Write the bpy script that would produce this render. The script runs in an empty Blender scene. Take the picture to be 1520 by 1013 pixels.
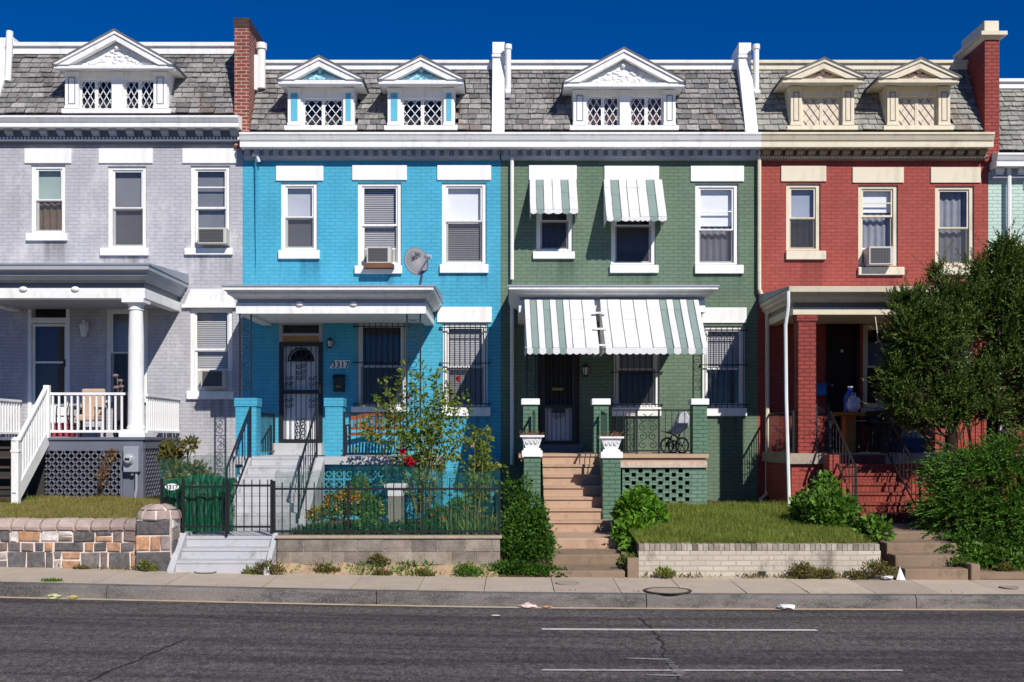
import bpy, bmesh, math, random
import numpy as np
from mathutils import Vector, Matrix, Quaternion
R = math.radians
C = bpy.context.scene.collection
S = bpy.context.scene
random.seed(7); rng = np.random.default_rng(11)

# ---------------------------------------------------------------- camera, sky, sun, exposure
EYE = 2.27; DIST = 24.0; FPX = 1680.0
cam = bpy.data.objects.new('camera', bpy.data.cameras.new('camera')); C.objects.link(cam)
cam.location = (0, -DIST, EYE); cam.rotation_euler = (R(90), 0, 0)
cam.data.sensor_width = 36; cam.data.lens = FPX / 1520 * 36
cam.data.shift_y = 143.5 / 1520; cam.data.clip_end = 3000; cam.data.clip_start = 0.1
S.camera = cam
TOSUN = Vector((0.48, -1.0, 0.85)).normalized()
wd = bpy.data.worlds.new('World'); S.world = wd; wd.use_nodes = True
wn = wd.node_tree.nodes; wl = wd.node_tree.links
sky = wn.new('ShaderNodeTexSky'); sky.sky_type = 'NISHITA'; sky.sun_disc = False
sky.sun_elevation = math.asin(TOSUN.z); sky.sun_rotation = math.atan2(TOSUN.x, TOSUN.y)
sky.altitude = 2500; sky.air_density = 1.0; sky.dust_density = 0.0; sky.ozone_density = 6.0
hsv = wn.new('ShaderNodeHueSaturation'); hsv.inputs['Saturation'].default_value = 1.35; hsv.inputs['Value'].default_value = 1.0
tint = wn.new('ShaderNodeMix'); tint.data_type = 'RGBA'; tint.blend_type = 'MULTIPLY'; tint.inputs[0].default_value = 1.0; tint.inputs[7].default_value = (.80, .92, 1.30, 1)
wl.new(sky.outputs[0], hsv.inputs['Color']); wl.new(hsv.outputs[0], tint.inputs[6]); wl.new(tint.outputs[2], wn['Background'].inputs[0])
wn['Background'].inputs[1].default_value = 0.06
sun = bpy.data.objects.new('sun', bpy.data.lights.new('sun', 'SUN')); C.objects.link(sun)
sun.data.energy = 4.6; sun.data.angle = R(0.5); sun.data.color = (1.0, 0.95, 0.87)
sun.rotation_euler = TOSUN.to_track_quat('Z', 'Y').to_euler(); sun.location = (10, -30, 30)
S.view_settings.view_transform = 'Standard'; S.view_settings.look = 'None'
S.view_settings.exposure = 0.0; S.view_settings.gamma = 1.0
S.cycles.max_bounces = 7; S.cycles.transparent_max_bounces = 24

# ---------------------------------------------------------------- measuring helpers (photo pixel at a known depth -> metres)
def PX(px, Y=0.0): return (px - 760) * (DIST + Y) / FPX
def PZ(py, Y=0.0): return EYE + (650 - py) * (DIST + Y) / FPX
def slope(x):                      # the street falls gently to the right
    return -0.003 * x + 0.0187 * math.log1p(math.exp(-x))

# ---------------------------------------------------------------- mesh helpers
class MB:
    def __init__(s): s.v = []; s.f = []; s.m = []; s.k = 0
    def add(s, vs, fs):
        o = len(s.v); s.v += [tuple(v) for v in vs]; s.f += [tuple(i + o for i in f) for f in fs]
        s.m += [s.k] * len(fs); return s
    def quad(s, a, b, c, d): return s.add([a, b, c, d], [(0, 1, 2, 3)])
    def box(s, x0, x1, y0, y1, z0, z1):
        return s.add([(x0,y0,z0),(x1,y0,z0),(x1,y1,z0),(x0,y1,z0),(x0,y0,z1),(x1,y0,z1),(x1,y1,z1),(x0,y1,z1)],
                     [(0,3,2,1),(4,5,6,7),(0,1,5,4),(1,2,6,5),(2,3,7,6),(3,0,4,7)])
    def prism(s, poly, a0, a1, axis='x'):
        def P(u, w, a): return {'x': (a, u, w), 'y': (u, a, w), 'z': (u, w, a)}[axis]
        n = len(poly)
        return s.add([P(u, w, a0) for u, w in poly] + [P(u, w, a1) for u, w in poly],
                     [tuple(range(n)), tuple(range(2*n-1, n-1, -1))] + [(i, (i+1) % n, n+(i+1) % n, n+i) for i in range(n)])
    def bar(s, p, q, w, h=None, up=(0, 0, 1)):
        p = Vector(p); q = Vector(q); d = (q - p)
        if d.length < 1e-6: return s
        d.normalize(); u = Vector(up)
        if abs(d.dot(u)) > 0.98: u = Vector((0, 1, 0))
        a = d.cross(u).normalized() * (w / 2); b = a.cross(d).normalized() * ((h or w) / 2)
        vs = [e + i * a + j * b for e in (p, q) for i, j in ((-1,-1),(1,-1),(1,1),(-1,1))]
        return s.add(vs, [(0,1,2,3),(7,6,5,4),(0,4,5,1),(1,5,6,2),(2,6,7,3),(3,7,4,0)])
    def tube(s, pts, r, n=8, cap=True):
        pts = [Vector(p) for p in pts]; rs = r if isinstance(r, (list, tuple)) else [r] * len(pts)
        rings = []; ref = None
        for i, p in enumerate(pts):
            d = (pts[min(i+1, len(pts)-1)] - pts[max(i-1, 0)]).normalized()
            if ref is None:
                ref = Vector((0,0,1)) if abs(d.z) < .9 else Vector((1,0,0))
            a = d.cross(ref).normalized(); b = d.cross(a).normalized(); ref = b.cross(d) if False else ref
            rings.append([p + (a * math.cos(2*math.pi*k/n) + b * math.sin(2*math.pi*k/n)) * rs[i] for k in range(n)])
        vs = [v for rg in rings for v in rg]; fs = []
        for i in range(len(pts)-1):
            for k in range(n): fs.append((i*n+k, i*n+(k+1) % n, (i+1)*n+(k+1) % n, (i+1)*n+k))
        if cap: fs += [tuple(range(n-1, -1, -1)), tuple((len(pts)-1)*n+k for k in range(n))]
        return s.add(vs, fs)
    def lathe(s, cx, cy, prof, n=20):
        vs = [(cx + r*math.cos(2*math.pi*k/n), cy + r*math.sin(2*math.pi*k/n), z) for r, z in prof for k in range(n)]
        m = len(prof); fs = [(i*n+k, i*n+(k+1) % n, (i+1)*n+(k+1) % n, (i+1)*n+k) for i in range(m-1) for k in range(n)]
        return s.add(vs, fs + [tuple(range(n-1, -1, -1)), tuple((m-1)*n+k for k in range(n))])
    def ring(s, x0, x1, y0, y1, offs, back=True):
        """rectangular rings (offset, z) lofted: mitred mouldings, caps, urns; back=False keeps the back flush"""
        vs = []
        for o, z in offs:
            yb = y1 + (o if back else 0)
            vs += [(x0-o, y0-o, z), (x1+o, y0-o, z), (x1+o, yb, z), (x0-o, yb, z)]
        m = len(offs); fs = [(i*4+k, i*4+(k+1) % 4, (i+1)*4+(k+1) % 4, (i+1)*4+k) for i in range(m-1) for k in range(4)]
        return s.add(vs, fs + [(3,2,1,0), tuple((m-1)*4+k for k in range(4))])
    def ball(s, c, r, nu=10, nv=7, sq=(1,1,1)):
        vs = []; 
        for i in range(nv+1):
            t = math.pi*i/nv
            for k in range(nu):
                a = 2*math.pi*k/nu
                vs.append((c[0]+r*sq[0]*math.sin(t)*math.cos(a), c[1]+r*sq[1]*math.sin(t)*math.sin(a), c[2]+r*sq[2]*math.cos(t)))
        fs = [(i*nu+k, (i+1)*nu+k, (i+1)*nu+(k+1) % nu, i*nu+(k+1) % nu) for i in range(nv) for k in range(nu)]
        return s.add(vs, fs)

WP = {}                            # world position of every object's origin
def place(o, w, parent):
    w = Vector(w); C.objects.link(o)
    if parent is not None:
        o.parent = parent; o.location = w - WP[parent.name]
    else: o.location = w
    WP[o.name] = w
    return o
def tag(o, label=None, cat=None, group=None, kind=None):
    if label: o['label'] = label
    if cat: o['category'] = cat
    if group: o['group'] = group
    if kind: o['kind'] = kind
    return o
def thing(name, label, cat, loc, group=None):
    o = bpy.data.objects.new(name, None); o.empty_display_size = .2
    return tag(place(o, loc, None), label, cat, group)
def meshobj(name, vs, fs, mats, parent, mi=None, smooth=False, origin=None, recalc=True, bevel=0):
    me = bpy.data.meshes.new(name)
    A = np.asarray(vs, dtype=float)
    if origin is None:
        origin = (A.min(0) + A.max(0)) / 2
        if parent is None: origin[2] = A[:, 2].min()
    A = A - np.asarray(origin)
    me.from_pydata(A.tolist(), [], fs)
    for m in (mats if isinstance(mats, (list, tuple)) else [mats]): me.materials.append(m)
    if mi is not None and max(mi, default=0) > 0: me.polygons.foreach_set('material_index', mi)
    if recalc:
        b = bmesh.new(); b.from_mesh(me); bmesh.ops.recalc_face_normals(b, faces=b.faces); b.to_mesh(me); b.free()
    if smooth: me.polygons.foreach_set('use_smooth', [True] * len(me.polygons))
    me.update()
    o = bpy.data.objects.new(name, me); place(o, origin, parent)
    if smooth == 'auto':
        md = o.modifiers.new('edge', 'EDGE_SPLIT'); md.split_angle = R(38)
    if bevel:
        md = o.modifiers.new('bevel', 'BEVEL'); md.width = bevel; md.segments = 2; md.limit_method = 'ANGLE'; md.angle_limit = R(40)
    return o
def part(mb, name, mats, parent, smooth=False, bevel=0, label=None):
    o = meshobj(name, mb.v, mb.f, mats, parent, mb.m, smooth, None, True, bevel)
    if label: o['label'] = label
    return o
def single(mb, name, mats, label, cat, group=None, smooth=False, bevel=0, kind=None):
    return tag(meshobj(name, mb.v, mb.f, mats, None, mb.m, smooth, None, True, bevel), label, cat, group, kind)
def dup(o, parent=None, loc=None, rot=None, label=None):
    c = o.copy(); C.objects.link(c)
    if parent is not None: c.parent = parent
    if loc is not None: c.location = loc
    if rot is not None: c.rotation_euler = rot
    if label: c['label'] = label
    for ch in o.children: dup(ch, c)
    return c

# ---------------------------------------------------------------- materials
MATS = {}
def L3(r, g, b):                   # sRGB 0-255 -> linear
    f = lambda c: c/12.92 if c <= .04045 else ((c+.055)/1.055)**2.4
    return tuple(f(c/255) for c in (r, g, b))
def newmat(name):
    m = bpy.data.materials.new(name); m.use_nodes = True; nt = m.node_tree
    return m, nt, nt.nodes, nt.links, nt.nodes['Principled BSDF']
def nd(nt, t, **kw):
    n = nt.nodes.new(t)
    for k, v in kw.items():
        if k in n.inputs: n.inputs[k].default_value = v
        else: setattr(n, k, v)
    return n
def mixc(nt, fac, a, b, blend='MIX'):
    n = nt.nodes.new('ShaderNodeMix'); n.data_type = 'RGBA'; n.blend_type = blend
    for sock, val in ((n.inputs[0], fac), (n.inputs[6], a), (n.inputs[7], b)):
        if hasattr(val, 'is_linked') or isinstance(val, bpy.types.NodeSocket): nt.links.new(val, sock)
        elif isinstance(val, (int, float)): sock.default_value = val
        else: sock.default_value = (*val, 1) if len(val) == 3 else val
    return n.outputs[2]
def ramp(nt, src, p0, p1):
    n = nt.nodes.new('ShaderNodeMapRange'); n.inputs[1].default_value = p0; n.inputs[2].default_value = p1
    nt.links.new(src, n.inputs[0]); return n.outputs[0]
def noise(nt, scale, detail=4, rough=.6, vec=None, stretch=None):
    n = nt.nodes.new('ShaderNodeTexNoise'); n.inputs['Scale'].default_value = scale
    n.inputs['Detail'].default_value = detail; n.inputs['Roughness'].default_value = rough
    if vec is None: vec = nt.nodes.new('ShaderNodeTexCoord').outputs['Object']
    if stretch:
        mp = nt.nodes.new('ShaderNodeMapping'); mp.inputs['Scale'].default_value = stretch
        nt.links.new(vec, mp.inputs[0]); vec = mp.outputs[0]
    nt.links.new(vec, n.inputs['Vector']); return n.outputs['Fac']
def shade(c, k): return tuple(min(1, v * k) for v in c)
def paint(name, col, rough=.55, spec=.35, metal=0.0, var=.10, vs=1.7, dirt=None, dirt_amt=.0, bump=.0, bs=60, dstretch=(1,1,.35), island=0.0):
    if name in MATS: return MATS[name]
    m, nt, N, L, B = newmat(name)
    c = mixc(nt, ramp(nt, noise(nt, vs, 5), .3, .7), shade(col, 1-var), shade(col, 1+var))
    if island:
        g = N.new('ShaderNodeNewGeometry'); c = mixc(nt, ramp(nt, g.outputs['Random Per Island'], 0, 1), mixc(nt, 1.0, c, (1-island,)*3, 'MULTIPLY'), mixc(nt, 1.0, c, (1+island,)*3, 'MULTIPLY'))
    if dirt is not None:
        c = mixc(nt, mul(nt, ramp(nt, noise(nt, vs*2.3, 7, .72, None, dstretch), .52, .74), dirt_amt), c, dirt)
    L.new(c, B.inputs['Base Color'])
    B.inputs['Roughness'].default_value = rough; B.inputs['Specular IOR Level'].default_value = spec; B.inputs['Metallic'].default_value = metal
    if bump:
        b = N.new('ShaderNodeBump'); b.inputs['Strength'].default_value = bump; b.inputs['Distance'].default_value = .01
        L.new(noise(nt, bs, 5), b.inputs['Height']); L.new(b.outputs[0], B.inputs['Normal'])
    MATS[name] = m; return m
def mul(nt, a, k):
    n = nt.nodes.new('ShaderNodeMath'); n.operation = 'MULTIPLY'
    nt.links.new(a, n.inputs[0])
    if isinstance(k, (int, float)): n.inputs[1].default_value = k
    else: nt.links.new(k, n.inputs[1])
    return n.outputs[0]
def brick(name, col, mortar, bw=.215, bh=.0745, ms=.011, contrast=.12, wear=None, wear_amt=0, rough=.7, bump=.6, wz=(.5, .8), soldier=False, patch=.10):
    """painted or bare brickwork on upright faces: courses follow z, bonds follow x+y"""
    if name in MATS: return MATS[name]
    m, nt, N, L, B = newmat(name)
    tc = N.new('ShaderNodeTexCoord'); sp = N.new('ShaderNodeSeparateXYZ'); L.new(tc.outputs['Object'], sp.inputs[0])
    ad = N.new('ShaderNodeMath'); L.new(sp.outputs[0], ad.inputs[0]); L.new(sp.outputs[1], ad.inputs[1])
    cb = N.new('ShaderNodeCombineXYZ'); L.new(ad.outputs[0], cb.inputs[0]); L.new(sp.outputs[2], cb.inputs[1])
    br = nd(nt, 'ShaderNodeTexBrick', Scale=1.0); br.inputs['Mortar Size'].default_value = ms; br.inputs['Mortar Smooth'].default_value = .25
    br.inputs['Brick Width'].default_value = bw; br.inputs['Row Height'].default_value = bh; br.inputs['Bias'].default_value = 0
    br.inputs['Color1'].default_value = (*shade(col, 1-contrast), 1); br.inputs['Color2'].default_value = (*shade(col, 1+contrast), 1)
    br.inputs['Mortar'].default_value = (*mortar, 1)  # painted walls pass darker joints: recess shade put into the colour
    # a little waviness so that the courses are not ruled lines
    wv = N.new('ShaderNodeMixRGB'); wv.blend_type = 'ADD'; wv.inputs[0].default_value = .022
    nz = nd(nt, 'ShaderNodeTexNoise', Scale=2.2, Detail=3.0); L.new(tc.outputs['Object'], nz.inputs['Vector'])
    L.new(cb.outputs[0], wv.inputs[1]); L.new(nz.outputs['Color'], wv.inputs[2]); L.new(wv.outputs[0], br.inputs['Vector'])
    c = mixc(nt, ramp(nt, noise(nt, .9, 6, .65, None, (1, 1, .6)), .3, .7), mixc(nt, 1.0, br.outputs['Color'], (1-patch,)*3, 'MULTIPLY'), mixc(nt, 1.0, br.outputs['Color'], (1+patch,)*3, 'MULTIPLY'))
    c = mixc(nt, mul(nt, ramp(nt, noise(nt, 26, 5, .7), .5, .8), .35), c, shade(col, .72))
    c = mixc(nt, mul(nt, ramp(nt, noise(nt, 2.6, 6, .7, None, (1, 1, .12)), .52, .72), .35), c, shade(col, .66))
    if wear is not None:
        c = mixc(nt, mul(nt, ramp(nt, noise(nt, 1.6, 8, .75, None, (1, 1, .55)), *wz), wear_amt), c, wear)
    L.new(c, B.inputs['Base Color']); B.inputs['Roughness'].default_value = rough; B.inputs['Specular IOR Level'].default_value = .3
    b = N.new('ShaderNodeBump'); b.inputs['Strength'].default_value = bump; b.inputs['Distance'].default_value = .012; b.invert = True
    h = N.new('ShaderNodeMath'); h.operation = 'ADD'; L.new(br.outputs['Fac'], h.inputs[0]); L.new(mul(nt, noise(nt, 30, 4), .5), h.inputs[1])
    L.new(h.outputs[0], b.inputs['Height']); L.new(b.outputs[0], B.inputs['Normal'])
    MATS[name] = m; return m
def islands(name, cols, rough=.8, bump=.5, bs=25, mottle=.35, ms=9):
    """every loose piece of the mesh (slate, stone, leaf) takes its own colour from the list"""
    if name in MATS: return MATS[name]
    m, nt, N, L, B = newmat(name)
    g = N.new('ShaderNodeNewGeometry'); r = N.new('ShaderNodeValToRGB'); L.new(g.outputs['Random Per Island'], r.inputs[0])
    r.color_ramp.interpolation = 'CONSTANT' if len(cols) > 4 else 'LINEAR'
    while len(r.color_ramp.elements) < len(cols): r.color_ramp.elements.new(.5)
    for i, c in enumerate(cols):
        e = r.color_ramp.elements[i]; e.position = i / (len(cols) - (0 if len(cols) > 4 else 1)); e.color = (*c, 1)
    c = r.outputs[0]
    if mottle:
        f = ramp(nt, noise(nt, ms, 6, .7), .3, .7)
        c = mixc(nt, f, mixc(nt, 1.0, c, (1-mottle,)*3, 'MULTIPLY'), mixc(nt, 1.0, c, (1+mottle,)*3, 'MULTIPLY'))
    L.new(c, B.inputs['Base Color']); B.inputs['Roughness'].default_value = rough; B.inputs['Specular IOR Level'].default_value = .25
    if bump:
        b = N.new('ShaderNodeBump'); b.inputs['Strength'].default_value = bump; b.inputs['Distance'].default_value = .02
        L.new(noise(nt, bs, 5, .7), b.inputs['Height']); L.new(b.outputs[0], B.inputs['Normal'])
    MATS[name] = m; return m
def stain(m):
    """rust and lichen runs down a slate roof"""
    nt = m.node_tree; B = nt.nodes['Principled BSDF']; src = B.inputs['Base Color'].links[0].from_socket
    f = ramp(nt, noise(nt, 1.9, 6, .7, None, (1.6, .5, .45)), .56, .72)
    c = mixc(nt, mul(nt, f, .55), src, L3(122, 88, 62)); f2 = ramp(nt, noise(nt, 1.3, 7, .75, None, (1.2, .6, .6)), .53, .66)
    nt.links.new(mixc(nt, mul(nt, f2, .5), c, L3(52, 50, 50)), B.inputs['Base Color'])
def drips(m, spots, col, origin):
    """dirt that has run down a wall from the ends of its sills: spots = (x0, x1, z top, length)"""
    nt = m.node_tree; N = nt.nodes; L = nt.links; B = N['Principled BSDF']; src = B.inputs['Base Color'].links[0].from_socket
    tc = N.new('ShaderNodeTexCoord'); sp = N.new('ShaderNodeSeparateXYZ'); L.new(tc.outputs['Object'], sp.inputs[0]); tot = None
    def mr(s, a, b):
        n = N.new('ShaderNodeMapRange'); n.inputs[1].default_value = a; n.inputs[2].default_value = b; L.new(s, n.inputs[0]); return n.outputs[0]
    for x0, x1, zt, ln in spots:
        x0 -= origin[0]; x1 -= origin[0]; zt -= origin[2]
        f = mul(nt, mul(nt, mr(sp.outputs[0], x0-.05, x0+.03), mr(sp.outputs[0], x1+.05, x1-.03)), mul(nt, mr(sp.outputs[2], zt-ln, zt), mr(sp.outputs[2], zt+.01, zt)))
        if tot is None: tot = f
        else: a = N.new('ShaderNodeMath'); a.operation = 'MAXIMUM'; L.new(tot, a.inputs[0]); L.new(f, a.inputs[1]); tot = a.outputs[0]
    st = ramp(nt, noise(nt, 5.0, 4, .6, None, (1, 1, .06)), .44, .62)
    L.new(mixc(nt, mul(nt, mul(nt, tot, st), .65), src, col), B.inputs['Base Color'])
def leafmat(name, cols, trans=.35):
    m = islands(name, cols, .5, 0, 1, .25, 1.5); nt = m.node_tree; N = nt.nodes; L = nt.links; B = N['Principled BSDF']
    src = B.inputs['Base Color'].links[0].from_socket
    t = N.new('ShaderNodeBsdfTranslucent'); L.new(mixc(nt, 1.0, src, (1.3, 1.35, .55), 'MULTIPLY'), t.inputs[0])
    mx = N.new('ShaderNodeMixShader'); mx.inputs[0].default_value = trans
    L.new(B.outputs[0], mx.inputs[1]); L.new(t.outputs[0], mx.inputs[2]); L.new(mx.outputs[0], N['Material Output'].inputs[0])
    return m
def seethrough(name, col, cover, rough=.5, glossy=False):
    m, nt, N, L, B = newmat(name)
    B.inputs['Base Color'].default_value = (*col, 1); B.inputs['Roughness'].default_value = rough
    t = N.new('ShaderNodeBsdfTransparent'); mx = N.new('ShaderNodeMixShader'); mx.inputs[0].default_value = cover
    sh = B.outputs[0]
    if glossy:
        gl = N.new('ShaderNodeBsdfGlossy'); gl.inputs['Roughness'].default_value = .03; gl.inputs[0].default_value = (.9, .95, 1, 1); sh = gl.outputs[0]
        mx.inputs[0].default_value = cover
    L.new(t.outputs[0], mx.inputs[1]); L.new(sh, mx.inputs[2]); L.new(mx.outputs[0], N['Material Output'].inputs[0])
    MATS[name] = m; return m
def netting(name, col, pitch=.028, wire=.32):
    """square plastic garden mesh: strands on a grid, holes between"""
    m, nt, N, L, B = newmat(name)
    B.inputs['Base Color'].default_value = (*col, 1); B.inputs['Roughness'].default_value = .5
    tc = N.new('ShaderNodeTexCoord'); sp = N.new('ShaderNodeSeparateXYZ'); L.new(tc.outputs['Object'], sp.inputs[0])
    ad = N.new('ShaderNodeMath'); L.new(sp.outputs[0], ad.inputs[0]); L.new(sp.outputs[1], ad.inputs[1])
    def strand(src):
        a = N.new('ShaderNodeMath'); a.operation = 'PINGPONG'; a.inputs[1].default_value = pitch/2; L.new(src, a.inputs[0])
        b = N.new('ShaderNodeMath'); b.operation = 'LESS_THAN'; b.inputs[1].default_value = pitch/2*wire; L.new(a.outputs[0], b.inputs[0]); return b.outputs[0]
    mx_ = N.new('ShaderNodeMath'); mx_.operation = 'MAXIMUM'; L.new(strand(ad.outputs[0]), mx_.inputs[0]); L.new(strand(sp.outputs[2]), mx_.inputs[1])
    t = N.new('ShaderNodeBsdfTransparent'); mx = N.new('ShaderNodeMixShader')
    L.new(mx_.outputs[0], mx.inputs[0]); L.new(t.outputs[0], mx.inputs[1]); L.new(B.outputs[0], mx.inputs[2]); L.new(mx.outputs[0], N['Material Output'].inputs[0])
    MATS[name] = m; return m

GRIME = (.12, .11, .10); RUST = L3(150, 85, 45)
M_white = paint('white_paint', (.86, .86, .85), .5, .35, var=.04, dirt=(.42, .38, .33), dirt_amt=.45, vs=2.6)
M_sill = paint('white_sill', (.88, .88, .87), .5, .35, var=.04, dirt=(.46, .41, .36), dirt_amt=.34)
M_greytrim = paint('grey_trim_paint', L3(112, 116, 126), .5, .35, var=.06, dirt=GRIME, dirt_amt=.3)
M_palegrey = paint('pale_grey_paint', L3(165, 168, 176), .5, .35, var=.06, dirt=GRIME, dirt_amt=.2)
M_cream = paint('cream_paint', L3(222, 212, 188), .5, .35, var=.06, dirt=L3(120, 105, 80), dirt_amt=.35)
M_tan = paint('tan_trim_paint', L3(140, 124, 104), .55, .3, var=.08, dirt=GRIME, dirt_amt=.3)
M_lav = brick('lavender_painted_brick', L3(182, 181, 187), L3(165, 164, 171), contrast=.04, wear=L3(212, 210, 210), wear_amt=.7, wz=(.50, .66), patch=.10, bump=.4)
M_blue = brick('turquoise_painted_brick', L3(74, 170, 200), L3(60, 153, 184), contrast=.04, wear=L3(98, 190, 212), wear_amt=.5, patch=.10, bump=.4)
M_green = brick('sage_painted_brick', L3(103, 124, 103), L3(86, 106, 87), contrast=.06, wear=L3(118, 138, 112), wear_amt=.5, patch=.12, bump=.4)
M_red = brick('brick_red_painted_brick', L3(160, 74, 64), L3(139, 60, 52), contrast=.09, wear=L3(178, 98, 84), wear_amt=.45, patch=.11, bump=.4)
M_mint = brick('mint_painted_brick', L3(196, 218, 207), L3(165, 190, 180), contrast=.04, wear=L3(215, 225, 215), wear_amt=.3)
M_chim = brick('bare_red_brick', L3(130, 62, 52), L3(176, 150, 136), contrast=.22, ms=.013, wear=L3(80, 45, 42), wear_amt=.4)
M_chim2 = brick('painted_red_brick', L3(150, 66, 58), L3(110, 44, 40), contrast=.14, ms=.012)
M_soot = brick('sooty_brick', L3(74, 52, 48), L3(60, 50, 46), contrast=.25)
M_slate = islands('roof_slates', [L3(104, 103, 103), L3(152, 150, 147), L3(120, 119, 119), L3(172, 169, 164)], .75, .9, 22, .42, 13)
M_slate2 = islands('pale_roof_slates', [L3(126, 126, 122), L3(162, 160, 152), L3(140, 142, 138), L3(172, 168, 158)], .75, .9, 22, .36, 13)
for _m in (M_slate, M_slate2): stain(_m)
M_flat = paint('roof_felt', (.16, .16, .16), .9, .2, var=.2)
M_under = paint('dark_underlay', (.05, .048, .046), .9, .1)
M_room = paint('unlit_room_black', (.022, .020, .02), .9, .1)  # darkness of unlit rooms put into the colour
M_glass = seethrough('window_glass', (.05, .06, .07), .045, glossy=True)
M_screen = seethrough('insect_screen', (.06, .06, .065), .36)
M_blind = paint('grey_blind', L3(176, 176, 180), .7, .2, var=.04)
M_shade = paint('white_shade', L3(225, 228, 232), .8, .2, var=.04)
M_curtain = paint('grey_curtain', L3(140, 142, 150), .9, .1, var=.12, vs=5)
M_darkcloth = paint('dark_curtain', L3(58, 54, 56), .9, .1, var=.2, vs=5)
M_tancloth = paint('tan_curtain', L3(150, 130, 112), .9, .1, var=.15, vs=5)
M_iron = paint('black_iron', (.012, .013, .014), .42, .5, var=.2)
M_galv = paint('galvanised_metal', L3(165, 170, 180), .45, .5, metal=.3, var=.08)
M_wood = paint('varnished_wood', L3(140, 78, 44), .45, .4, var=.25, vs=6)
M_orange = paint('orange_wood', L3(176, 104, 42), .5, .35, var=.15, vs=5)
M_conc = paint('concrete', L3(172, 158, 140), .85, .2, var=.10, dirt=L3(110, 98, 86), dirt_amt=.5, bump=.35, bs=70, dstretch=(1,1,1))
M_greyconc = paint('grey_painted_concrete', L3(186, 187, 190), .7, .25, var=.06, dirt=L3(128, 122, 114), dirt_amt=.7, bump=.25, bs=50, dstretch=(1,1,1))
M_brownstep = paint('brown_painted_steps', L3(188, 158, 134), .8, .2, var=.10, dirt=L3(130, 106, 88), dirt_amt=.65, bump=.25, bs=40, dstretch=(1,1,1))
M_oldstep = paint('worn_brown_concrete', L3(142, 122, 102), .9, .2, var=.16, dirt=L3(84, 70, 58), dirt_amt=.7, bump=.5, bs=45, dstretch=(1,1,1))
M_redstep = brick('red_brick_steps', L3(144, 66, 52), L3(116, 60, 50), bw=.075, bh=.215, contrast=.16, wear=L3(120, 66, 54), wear_amt=.4)
M_deck = paint('grey_deck_paint', L3(104, 108, 122), .65, .3, var=.08, dirt=GRIME, dirt_amt=.25)
M_darkwood = paint('dark_weathered_wood', L3(74, 62, 56), .8, .2, var=.2)
M_acbody = paint('air_conditioner_plastic', L3(196, 194, 186), .5, .3, var=.05, dirt=L3(130, 120, 105), dirt_amt=.4)
M_acgrille = paint('air_conditioner_grille', L3(92, 92, 92), .5, .3, var=.05)
# ---------------------------------------------------------------- the ground, street and sky-facing sheets
def grid_sheet(name, xs, ys, zf, mat, kind='structure', extra=None):
    vs = [(x, y, zf(x, y)) for y in ys for x in xs]; n = len(xs)
    fs = [(j*n+i, j*n+i+1, (j+1)*n+i+1, (j+1)*n+i) for j in range(len(ys)-1) for i in range(n-1)]
    mi = [0]*len(fs); mats = [mat]
    if extra:
        mb, m2 = extra; o = len(vs); vs += mb.v; fs += [tuple(i+o for i in f) for f in mb.f]; mi += [1]*len(mb.f); mats.append(m2)
    o = meshobj(name, vs, fs, mats, None, mi, False, (0, 0, 0), False); o['kind'] = kind; return o
def asphalt():
    m, nt, N, L, B = newmat('asphalt')
    base = mixc(nt, ramp(nt, noise(nt, .35, 5, .6, None, (.25, 1, 1)), .3, .7), (.090, .080, .077), (.122, .110, .106))
    base = mixc(nt, mul(nt, ramp(nt, noise(nt, 1.1, 6, .7, None, (.10, 1.4, 1)), .47, .58), .80), base, (.046, .043, .044))
    base = mixc(nt, ramp(nt, noise(nt, 48, 2, .7), .38, .62), mixc(nt, 1.0, base, (.40,)*3, 'MULTIPLY'), mixc(nt, 1.0, base, (1.62,)*3, 'MULTIPLY'))
    base = mixc(nt, ramp(nt, noise(nt, 15, 2, .8, None, (1, .5, 1)), .34, .66), mixc(nt, 1.0, base, (.62,)*3, 'MULTIPLY'), mixc(nt, 1.0, base, (1.42,)*3, 'MULTIPLY'))
    base = mixc(nt, mul(nt, ramp(nt, noise(nt, 21, 2, .9, None, (1, .6, 1)), .62, .70), .5), base, (.25, .235, .225))
    base = mixc(nt, mul(nt, ramp(nt, noise(nt, .8, 6, .8, None, (.5, .9, 1)), .62, .72), .35), base, (.042, .040, .041))
    L.new(base, B.inputs['Base Color']); B.inputs['Roughness'].default_value = .85; B.inputs['Specular IOR Level'].default_value = .25
    b = N.new('ShaderNodeBump'); b.inputs['Strength'].default_value = .5; b.inputs['Distance'].default_value = .012
    L.new(noise(nt, 70, 4, .8), b.inputs['Height']); L.new(b.outputs[0], B.inputs['Normal']); return m
CURB = -8.9; WALK = -7.6
def road_z(x, y): return slope(x) - 0.0 + (0.05 * min(1.0, (CURB - y) / 5.0) if y < CURB else 0)
xs = [-400, -150, -60] + list(np.arange(-30, 30.1, .5)) + [60, 150, 400]
xs = [float(v) for v in xs]
def ext(x): return max(-30, min(30, x))
crk = MB()
def crack(pts, w):
    for (a, b) in zip(pts[:-1], pts[1:]):
        d = Vector((b[0]-a[0], b[1]-a[1], 0)); d.normalize(); n = Vector((-d.y, d.x, 0)) * w * random.uniform(.6, 1.3)
        q = [(a[0]+n.x, a[1]+n.y), (a[0]-n.x, a[1]-n.y), (b[0]-n.x, b[1]-n.y), (b[0]+n.x, b[1]+n.y)]
        crk.quad(*[(x, y, road_z(x, y) + .005) for x, y in q])
def jag(p, q, n, amp):
    return [(p[0]+(q[0]-p[0])*i/n + random.uniform(-amp, amp), p[1]+(q[1]-p[1])*i/n + random.uniform(-amp, amp)) for i in range(n+1)]
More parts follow.
